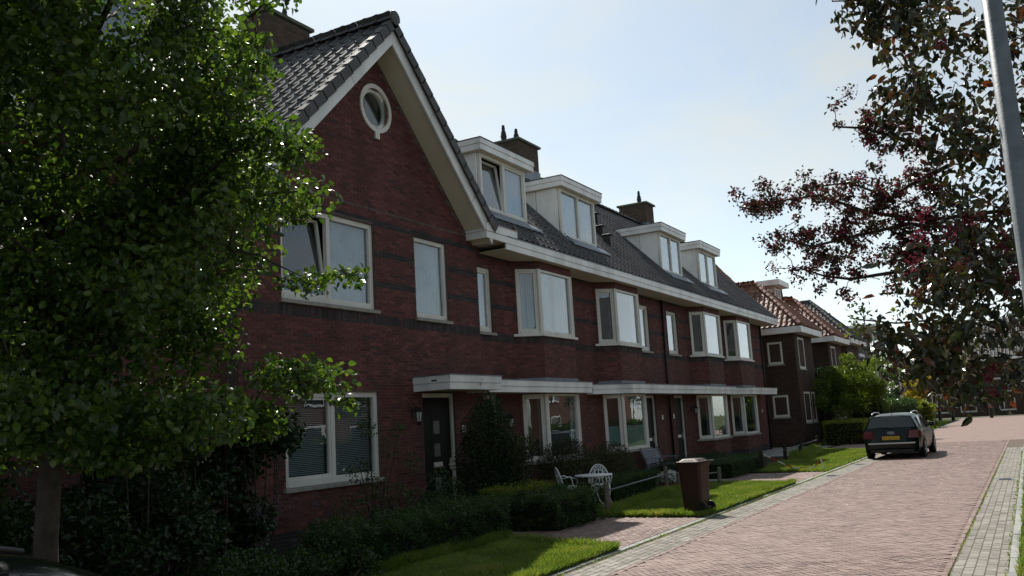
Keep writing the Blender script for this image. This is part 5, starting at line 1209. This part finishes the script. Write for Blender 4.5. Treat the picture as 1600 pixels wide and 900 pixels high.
        for xw in (.88, 3.55):
            wy = .80; p = MB(); p.lathe([(.20, -.10), (.29, -.105), (.315, -.08), (.318, 0), (.315, .08), (.29, .105), (.20, .10)], (xw, y(wy), .318), 24, 'y'); wo = p.build('wheel', mat('tyre_rubber', (.015, .015, .016), .8, .2, .1), t, smooth=True)
            p = MB(); p.lathe([(.04, -.06), (.205, -.055), (.205, .055), (.04, .06)], (xw, y(wy), .318), 20, 'y')
            for k in range(7):
                a = 2*math.pi*k/7; p.tube([(xw, y(wy+.085), .318), (xw+.2*math.cos(a), y(wy+.095), .318+.2*math.sin(a))], .018, 5)
            p.build('rim', MATS['satin_aluminium'], wo)
            p = MB(); p.lathe([(.30, -.02), (.365, -.02), (.365, .02), (.30, .02)], (xw, y(.872), .33), 24, 'y'); p.build('wheel_arch', trim, t)
    p = MB(); p.extr([(-.025, -.70, .475), (-.025, .70, .475), (-.025, .72, .525), (-.025, -.72, .525)], (.05, 0, 0)); p.build('bumper_strip', MATS['satin_aluminium'] if paint.name == 'dark_green_car_paint' else trim, t, bevel=.01)
    p = MB(); p.box(-.012, .1, -.66, .66, .22, .30); p.build('bumper_lip', trim, t)
    p = MB(); p.box(-.022, .02, -.30, .30, .60, .74); p.build('plate_recess', trim, t)
    p = MB(); p.box(-.034, -.022, -.26, .26, .615, .725); pl = p.build('licence_plate', mat('yellow_plate', (.62, .40, .03), .45, .4, .05), t)
    text_mesh(plate_txt, .11, (np.array([-.036, 0, .67]), np.array([0, -1., 0]), np.array([-1., 0, 0])), 0, -.004, 0, trim, pl, 'plate_text')
    p = MB()
    for k in range(4):
        yy = -.075+k*.05; pts_ = [(.045-.004, yy+.034*math.cos(a), .83+.034*math.sin(a)) for a in np.linspace(0, 2*math.pi, 17)]; p.tube(pts_, .006, 5)
    p.v = [(x-.01+.055*max(0, (z-.74)/.2)-.01, y_, z) for x, y_, z in p.v]; p.build('ring_emblem', MATS['satin_aluminium'], t)
    p = MB(); p.tube([(.75, 0, 1.42), (.66, 0, 1.50)], [.008, .004], 5); p.build('antenna', trim, t)
    t.location = loc; t.rotation_euler.z = rz; t.scale = (scale,)*3; return t
P_GREEN = mat('dark_green_car_paint', (.004, .011, .011), .3, .28, .05, 3, coat=.1); P_BLACK = mat('black_car_paint', (.008, .009, .011), .2, .6, .05, 3, coat=.6); P_SILV = mat('pale_silver_car_paint', (.55, .57, .58), .3, .6, .03, 3, coat=.6)
car('dark green estate car with yellow plate parked beyond the grass on the left kerb', (33.6, 4.28, 0), math.radians(-1.0), P_GREEN, '53-LZ-NX', 1.06)
car('black car cut off at the lower left corner beside the slim trunk', (.25, 4.6, 0), 0., P_BLACK, '12-HX-BR')
car('pale silver car across the road reflected in the wide window', (9.0, -2.4, 0.04), math.radians(180), P_SILV, '71-FT-GN')

# ---- street lamp post on the right
lp0 = thing('street_lamp', 'grey galvanised steel street lamp post close by on the right', 'street lamp', (5.6, -.09, 0))
p = MB(); p.tube([(5.6, -.09, -.05), (5.6, -.09, 1.3), (5.6, -.09, 1.35), (5.6, -.09, 6.2)], [.075, .075, .060, .044], 20); p.build('post', M_STEEL, lp0, smooth=True)
p = MB(); p.tube([(5.6, -.09, 6.2), (5.6, .1, 6.5), (5.6, .7, 6.6)], [.045, .04, .035], 10); p.build('arm', M_STEEL, lp0, smooth=True)
p = MB(); p.hexa([(5.5, .65, 6.52), (5.7, .65, 6.52), (5.68, 1.2, 6.55), (5.52, 1.2, 6.55), (5.52, .65, 6.66), (5.68, .65, 6.66), (5.66, 1.2, 6.62), (5.54, 1.2, 6.62)]); p.build('lamp_head', M_STEEL, lp0, bevel=.02)

# ---- white cast iron garden set
def iron_chair(label, loc, rz):
    t = thing('garden_chair', label, 'chair', group='white cast iron garden chairs')
    p = MB(); n = 22; arc = [(.235*math.cos(a), .46+.40*math.sin(a)) for a in np.linspace(0, math.pi, n)]
    lean = lambda u, z: (u, -.02+.20+.12*(z-.45)/.45, z)
    p.tube([lean(u, z) for u, z in arc], .016, 6)
    p.tube([lean(u*.68, .46+(z-.46)*.72) for u, z in arc], .011, 6)
    for k in range(13):
        a = math.pi*k/12; p.tube([lean(.16*math.cos(a), .46+.29*math.sin(a)), lean(.235*math.cos(a), .46+.40*math.sin(a))], .009, 5)
    for k in range(9):
        a = math.pi*(k+.5)/9; c = (.2*math.cos(a), .46+.345*math.sin(a)); p.tube([lean(c[0]+.03*math.cos(q), c[1]+.03*math.sin(q)) for q in np.linspace(0, 2*math.pi, 9)], .006, 4)
    for u in (-.09, 0, .09): p.tube([lean(u, .42), lean(u*.6, .60), lean(u*1.1, .74)], .012, 5)
    for u in (-.055, .055): p.tube([lean(u+.045*math.cos(q), .60+.055*math.sin(q)) for q in np.linspace(0, 2*math.pi, 10)], .011, 5)
    p.build('backrest', M_IRONW, t, smooth=True)
    s = MB(); s.lathe([(.02, .415), (.21, .415), (.225, .43), (.21, .445), (.02, .44)], (0, 0, 0), 20); s.build('seat', M_IRONW, t, smooth=True)
    s = MB(); s.lathe([(.215, .36), (.225, .36), (.225, .42), (.215, .42)], (0, 0, 0), 20); s.build('seat_apron', M_IRONW, t, smooth=True)
    for sx, sy in ((1, 1), (-1, 1), (1, -1), (-1, -1)):
        l_ = MB(); l_.tube([(sx*.15, sy*.15, .42), (sx*.19, sy*.19, .33), (sx*.16, sy*.16, .16), (sx*.215, sy*.215, .0)], [.024, .022, .013, .016], 7); l_.build('leg', M_IRONW, t, smooth=True)
    for sg in (-1, 1):
        a_ = MB(); a_.tube([lean(sg*.22, .62), (sg*.27, .05, .66), (sg*.25, -.12, .60), (sg*.20, -.14, .43)], .012, 6); a_.build('armrest', M_IRONW, t, smooth=True)
    t.location = loc; t.rotation_euler.z = rz; return t
iron_chair('white cast iron chair with rounded lacy back behind the white table', (18.9, 8.55, .02), math.radians(-60)); iron_chair('white cast iron chair half hidden left of the white table', (18.45, 9.1, .02), math.radians(40))
tb = thing('garden_table', 'small white round garden table on thin legs between the white chairs', 'table')
p = MB(); p.lathe([(.02, .655), (.40, .655), (.42, .67), (.40, .69), (.02, .69)], (0, 0, 0), 28); p.build('table_top', M_IRONW, tb, smooth=True)
for k in range(3):
    a = 2*math.pi*k/3+.5; p = MB(); p.tube([(.06*math.cos(a), .06*math.sin(a), .655), (.05*math.cos(a), .05*math.sin(a), .3), (.12*math.cos(a), .12*math.sin(a), .12), (.27*math.cos(a), .27*math.sin(a), .0)], [.016, .014, .014, .016], 6); p.build('leg', M_IRONW, tb, smooth=True)
p = MB(); p.tube([(.06*math.cos(a), .06*math.sin(a), .34) for a in np.linspace(0, 2*math.pi, 13)], .008, 5); p.build('leg_ring', M_IRONW, tb)
tb.location = (18.35, 8.45, .02)

# ---- wooden bench below the second bay, flowers beside it
bn = thing('garden_bench', 'grey slatted wooden bench with leaning back under the second bay window', 'bench')
for k in range(6): z = .46+k*.072; y = .12+k*.036; p = MB(); p.extr([(-.72, y, z), (-.72, y+.018, z-.008), (-.72, y+.047, z+.05), (-.72, y+.029, z+.058)], (1.44, 0, 0)); p.build('back_slat', M_BENCH, bn)
for k in range(4): p = MB(); p.box(-.72, .72, -.30+k*.10, -.215+k*.10, .40, .425); p.build('seat_slat', M_BENCH, bn)
for x in (-.70, .66):
    p = MB(); p.extr([(x, .06, .30), (x, .10, .28), (x, .36, .93), (x, .32, .95)], (.05, 0, 0)); p.build('back_post', M_BENCH, bn)
    p = MB(); p.box(x, x+.05, -.30, -.245, 0, .60); p.build('leg', M_BENCH, bn); p = MB(); p.box(x, x+.05, .12, .175, 0, .40); p.build('leg', M_BENCH, bn)
    p = MB(); p.box(x-.01, x+.06, -.34, .22, .60, .63); p.build('armrest', M_BENCH, bn); p = MB(); p.box(x+.01, x+.04, -.25, .12, .345, .395); p.build('seat_rail', M_BENCH, bn)
bn.location = (27.1, 10.2, .015)
def flowerpot(label, x, y, r, h, n, m):
    t = thing('flower_pot', label, 'flower pot', (x, y, .01)); p = MB(); p.lathe([(r*.55, .01), (r*.8, h), (r*.86, h), (r*.86, h+.03), (r*.75, h+.03)], (x, y, 0), 14); p.build('pot', mat('terracotta', (.25, .11, .07), .8), t)
    leafobj('flowers', [leafcloud(ballpts((x, y, h+r*.5), r, n, int(x*7), .3, (1.2, 1, .6)), .045, int(x*9), .9, .6)], m, t)
    leafobj('foliage', [leafcloud(ballpts((x, y, h+r*.35), r*.9, n, int(x*5), .4, (1.2, 1, .6)), .05, int(x*3), .5, .3)], M_BOX, t)
flowerpot('low pot of dense white flowers at the end of the clipped hedge', 23.0, 8.45, .30, .14, 900, M_WFLOW); flowerpot('small pot of white flowers on the seat end of the bench', 27.0, 9.75, .16, .30, 300, M_WFLOW)

# ---- wooden posts with steel rails along the front gardens
def post_rail(label, pts, h, group, m=M_WOOD, r=.055, rails=True, rail_r=.016):
    t = thing('rail_fence', label, 'fence', (pts[0][0], pts[0][1], 0), group)
    for x, y in pts:
        p = MB(); p.lathe([(r*.98, -.02), (r, .05), (r*.98, h-.03), (r*.75, h), (.01, h+.005)], (x, y, 0), 12); p.build('post', m, t, smooth=False)
    if rails:
        for (a, b_) in zip(pts, pts[1:]): p = MB(); p.tube([(a[0], a[1], h*.72), (b_[0], b_[1], h*.72)], rail_r, 8); p.build('rail', M_STEEL, t, smooth=True)
    return t
post_rail('weathered posts with thin steel rail in front of the white garden set', [(16.85, 7.5), (21.55, 7.98)], .66, 'post and rail fences'); post_rail('short post and rail fence behind the brown bin', [(22.35, 7.95), (24.0, 7.4)], .46, 'post and rail fences')
post_rail('posts and steel rail sunk in the long low hedge', [(10.75, 8.06), (13.22, 8.0)], .62, 'post and rail fences'); post_rail('posts half grown into the driveway hedge block', [(14.55, 7.62), (15.85, 7.62)], .64, 'post and rail fences')
post_rail('dark posts with steel rail at the edge of the unmown lawn', [(29.2, 7.6), (33.9, 7.95), (37.6, 8.2), (43.0, 8.6)], .62, 'post and rail fences', M_WOODD, .07)
# ---- red and white tape from the first dark post to a white stake
tp = thing('barrier_tape', 'sagging red and white barrier tape tied from a dark post to a white stake', 'tape', (29.0, 6.6, 0))
a_, b_ = np.array([29.15, 7.52, .50]), np.array([28.5, 5.62, .33]); mred = mat('red_tape', (.50, .05, .03), .5); mwh = mat('white_tape', (.75, .75, .70), .5)
for k in range(8):
    q0, q1 = k/8, (k+1)/8; f = lambda s: np.array([*(a_*(1-s)+b_*s)[:2], float(np.interp(s, [0, .25, .5, .85, 1], [.50, .28, .07, .06, .34]))])
    P0, P1 = f(q0), f(q1); P0[2] = max(P0[2], .05); P1[2] = max(P1[2], .05); p = MB(); p.extr([P0, P1, P1+[0, 0, .045], P0+[0, 0, .045]], (.004, .002, 0)); p.build('red_stripe' if k % 2 else 'white_stripe', mred if k % 2 else mwh, tp)
sk = thing('marker_stake', 'short white stake in the grass at the end of the tape', 'stake', (28.45, 5.6, 0)); p = MB(); p.tube([(28.45, 5.56, 0), (28.5, 5.66, .38)], [.018, .014], 6); p.build('shaft', mwh, sk); p = MB(); p.box(28.38, 28.52, 5.5, 5.62, 0, .035); p.build('foot', M_BLACK, sk)
# ---- bollards at the street end, bicycle by the brown house
for k, (x, y) in enumerate(((96.5, 7.7), (94., 6.4), (99, 3.4))):
    t = thing('bollard', ('dark bollard nearest the pale feathery shrub', 'dark bollard at the inner corner of the far kerb', 'dark bollard right of the other two at the street end')[k], 'bollard', (x, y, 0), 'bollards at the end of the street')
    p = MB(); p.lathe([(.16, 0), (.16, 1.15), (.12, 1.3), (.02, 1.33)], (x, y, 0), 12); p.build('shaft', M_BLACK, t); p = MB(); p.lathe([(.163, 1.0), (.163, 1.1)], (x, y, 0), 12); p.build('band', mred, t)
bk = thing('bicycle', 'bicycle leaning in the dark recess between the brown brick houses', 'bicycle'); frm = mat('bicycle_frame_paint', (.30, .33, .35), .35, .5, .05)
for x in (0., 1.08):
    p = MB(); p.tube([(x+.33*math.cos(a), 0, .34+.33*math.sin(a)) for a in np.linspace(0, 2*math.pi, 25)], .02, 6); wo = p.build('wheel', M_BLACK, bk)
    p = MB()
    for k in range(8): a = math.pi*k/8; p.tube([(x-.31*math.cos(a), 0, .34-.31*math.sin(a)), (x+.31*math.cos(a), 0, .34+.31*math.sin(a))], .003, 3)
    p.build('spokes', M_STEEL, wo, kind='stuff')
p = MB(); p.tube([(0, 0, .34), (.42, 0, .32), (.30, 0, .85)], .017, 6); p.tube([(.42, 0, .32), (.95, 0, .80)], .018, 6); p.tube([(.34, 0, .74), (.93, 0, .86)], .016, 6); p.tube([(0, 0, .34), (.33, 0, .74)], .012, 6); p.tube([(.92, 0, 1.0), (.95, 0, .80), (1.08, 0, .34)], .016, 6); p.build('frame', frm, bk)
p = MB(); p.extr([(.15, -.08, .9), (.42, -.03, .92), (.42, .03, .92), (.15, .08, .9)], (0, 0, .05)); p.build('saddle', M_BLACK, bk); p = MB(); p.tube([(.80, -.28, 1.02), (.92, -.1, 1.04), (.92, .1, 1.04), (.80, .28, 1.02)], .014, 6); p.build('handlebar', M_STEEL, bk)
bk.location = (53.3, 11.2, .01); bk.rotation_euler.z = math.radians(60)

# ---- longer tufts where the mower misses, and fallen petals
for k, (pl_, n_, h_, lb_) in enumerate((([(5.5, 5.40), (12.4, 5.40), (12.4, 5.52), (5.5, 5.52)], 9000, .085, 'longer grass edge along the kerb before the near driveway'), ([(16.4, 5.40), (23.8, 5.40), (23.8, 5.50), (16.4, 5.50)], 8000, .085, 'longer grass edge along the kerb by the brown bin'), ([(16.40, 5.45), (16.58, 5.45), (16.7, 8.0), (16.5, 8.0)], 3500, .09, 'longer grass edge beside the near driveway'), ([(12.3, 5.45), (12.5, 5.45), (13.4, 7.9), (13.2, 7.9)], 3500, .09, 'ragged grass edge left of the near driveway'), ([(9.9, 7.7), (13.4, 7.7), (13.4, 7.95), (9.9, 7.95)], 7000, .12, 'long grass at the foot of the long hedge'), ([(16.6, 7.35), (24.3, 7.9), (24.3, 8.25), (16.6, 7.8)], 9000, .12, 'long grass under the post and rail fence'))):
    tag(grass(pl_, n_*3, 40+k, h_), lb_, 'grass')
for k, (pl_, n_, lb_) in enumerate((([(6, .40), (36, .40), (36, .47), (6, .47)], 700, 'weeds along the right kerb joint'), ([(6, .96), (36, .96), (36, 1.0), (6, 1.0)], 500, 'sparse weeds in the joint between road and grey strip'), ([(6, 5.24), (40, 5.24), (40, 5.32), (6, 5.32)], 1600, 'sparse weeds in the gutter joint'))):
    tag(grass(pl_, n_, 60+k, .03, z=.0), lb_, 'grass')
gf = np.random.default_rng(4)
pp = np.stack([np.concatenate([gf.uniform(8, 13, 70), gf.uniform(16.6, 24, 60), gf.uniform(9, 24, 90)]), np.concatenate([gf.uniform(5.5, 8, 70), gf.uniform(5.5, 8, 60), gf.uniform(.5, 5.2, 90)]), np.concatenate([np.full(130, .05), np.full(90, .008)])], 1)
tag(leafobj('fallen_petals', [leafcloud(pp, .03, 5, .8, 2.)], M_WFLOW, None, 'stuff'), 'small white fallen petals scattered over lawn and road', 'petals')
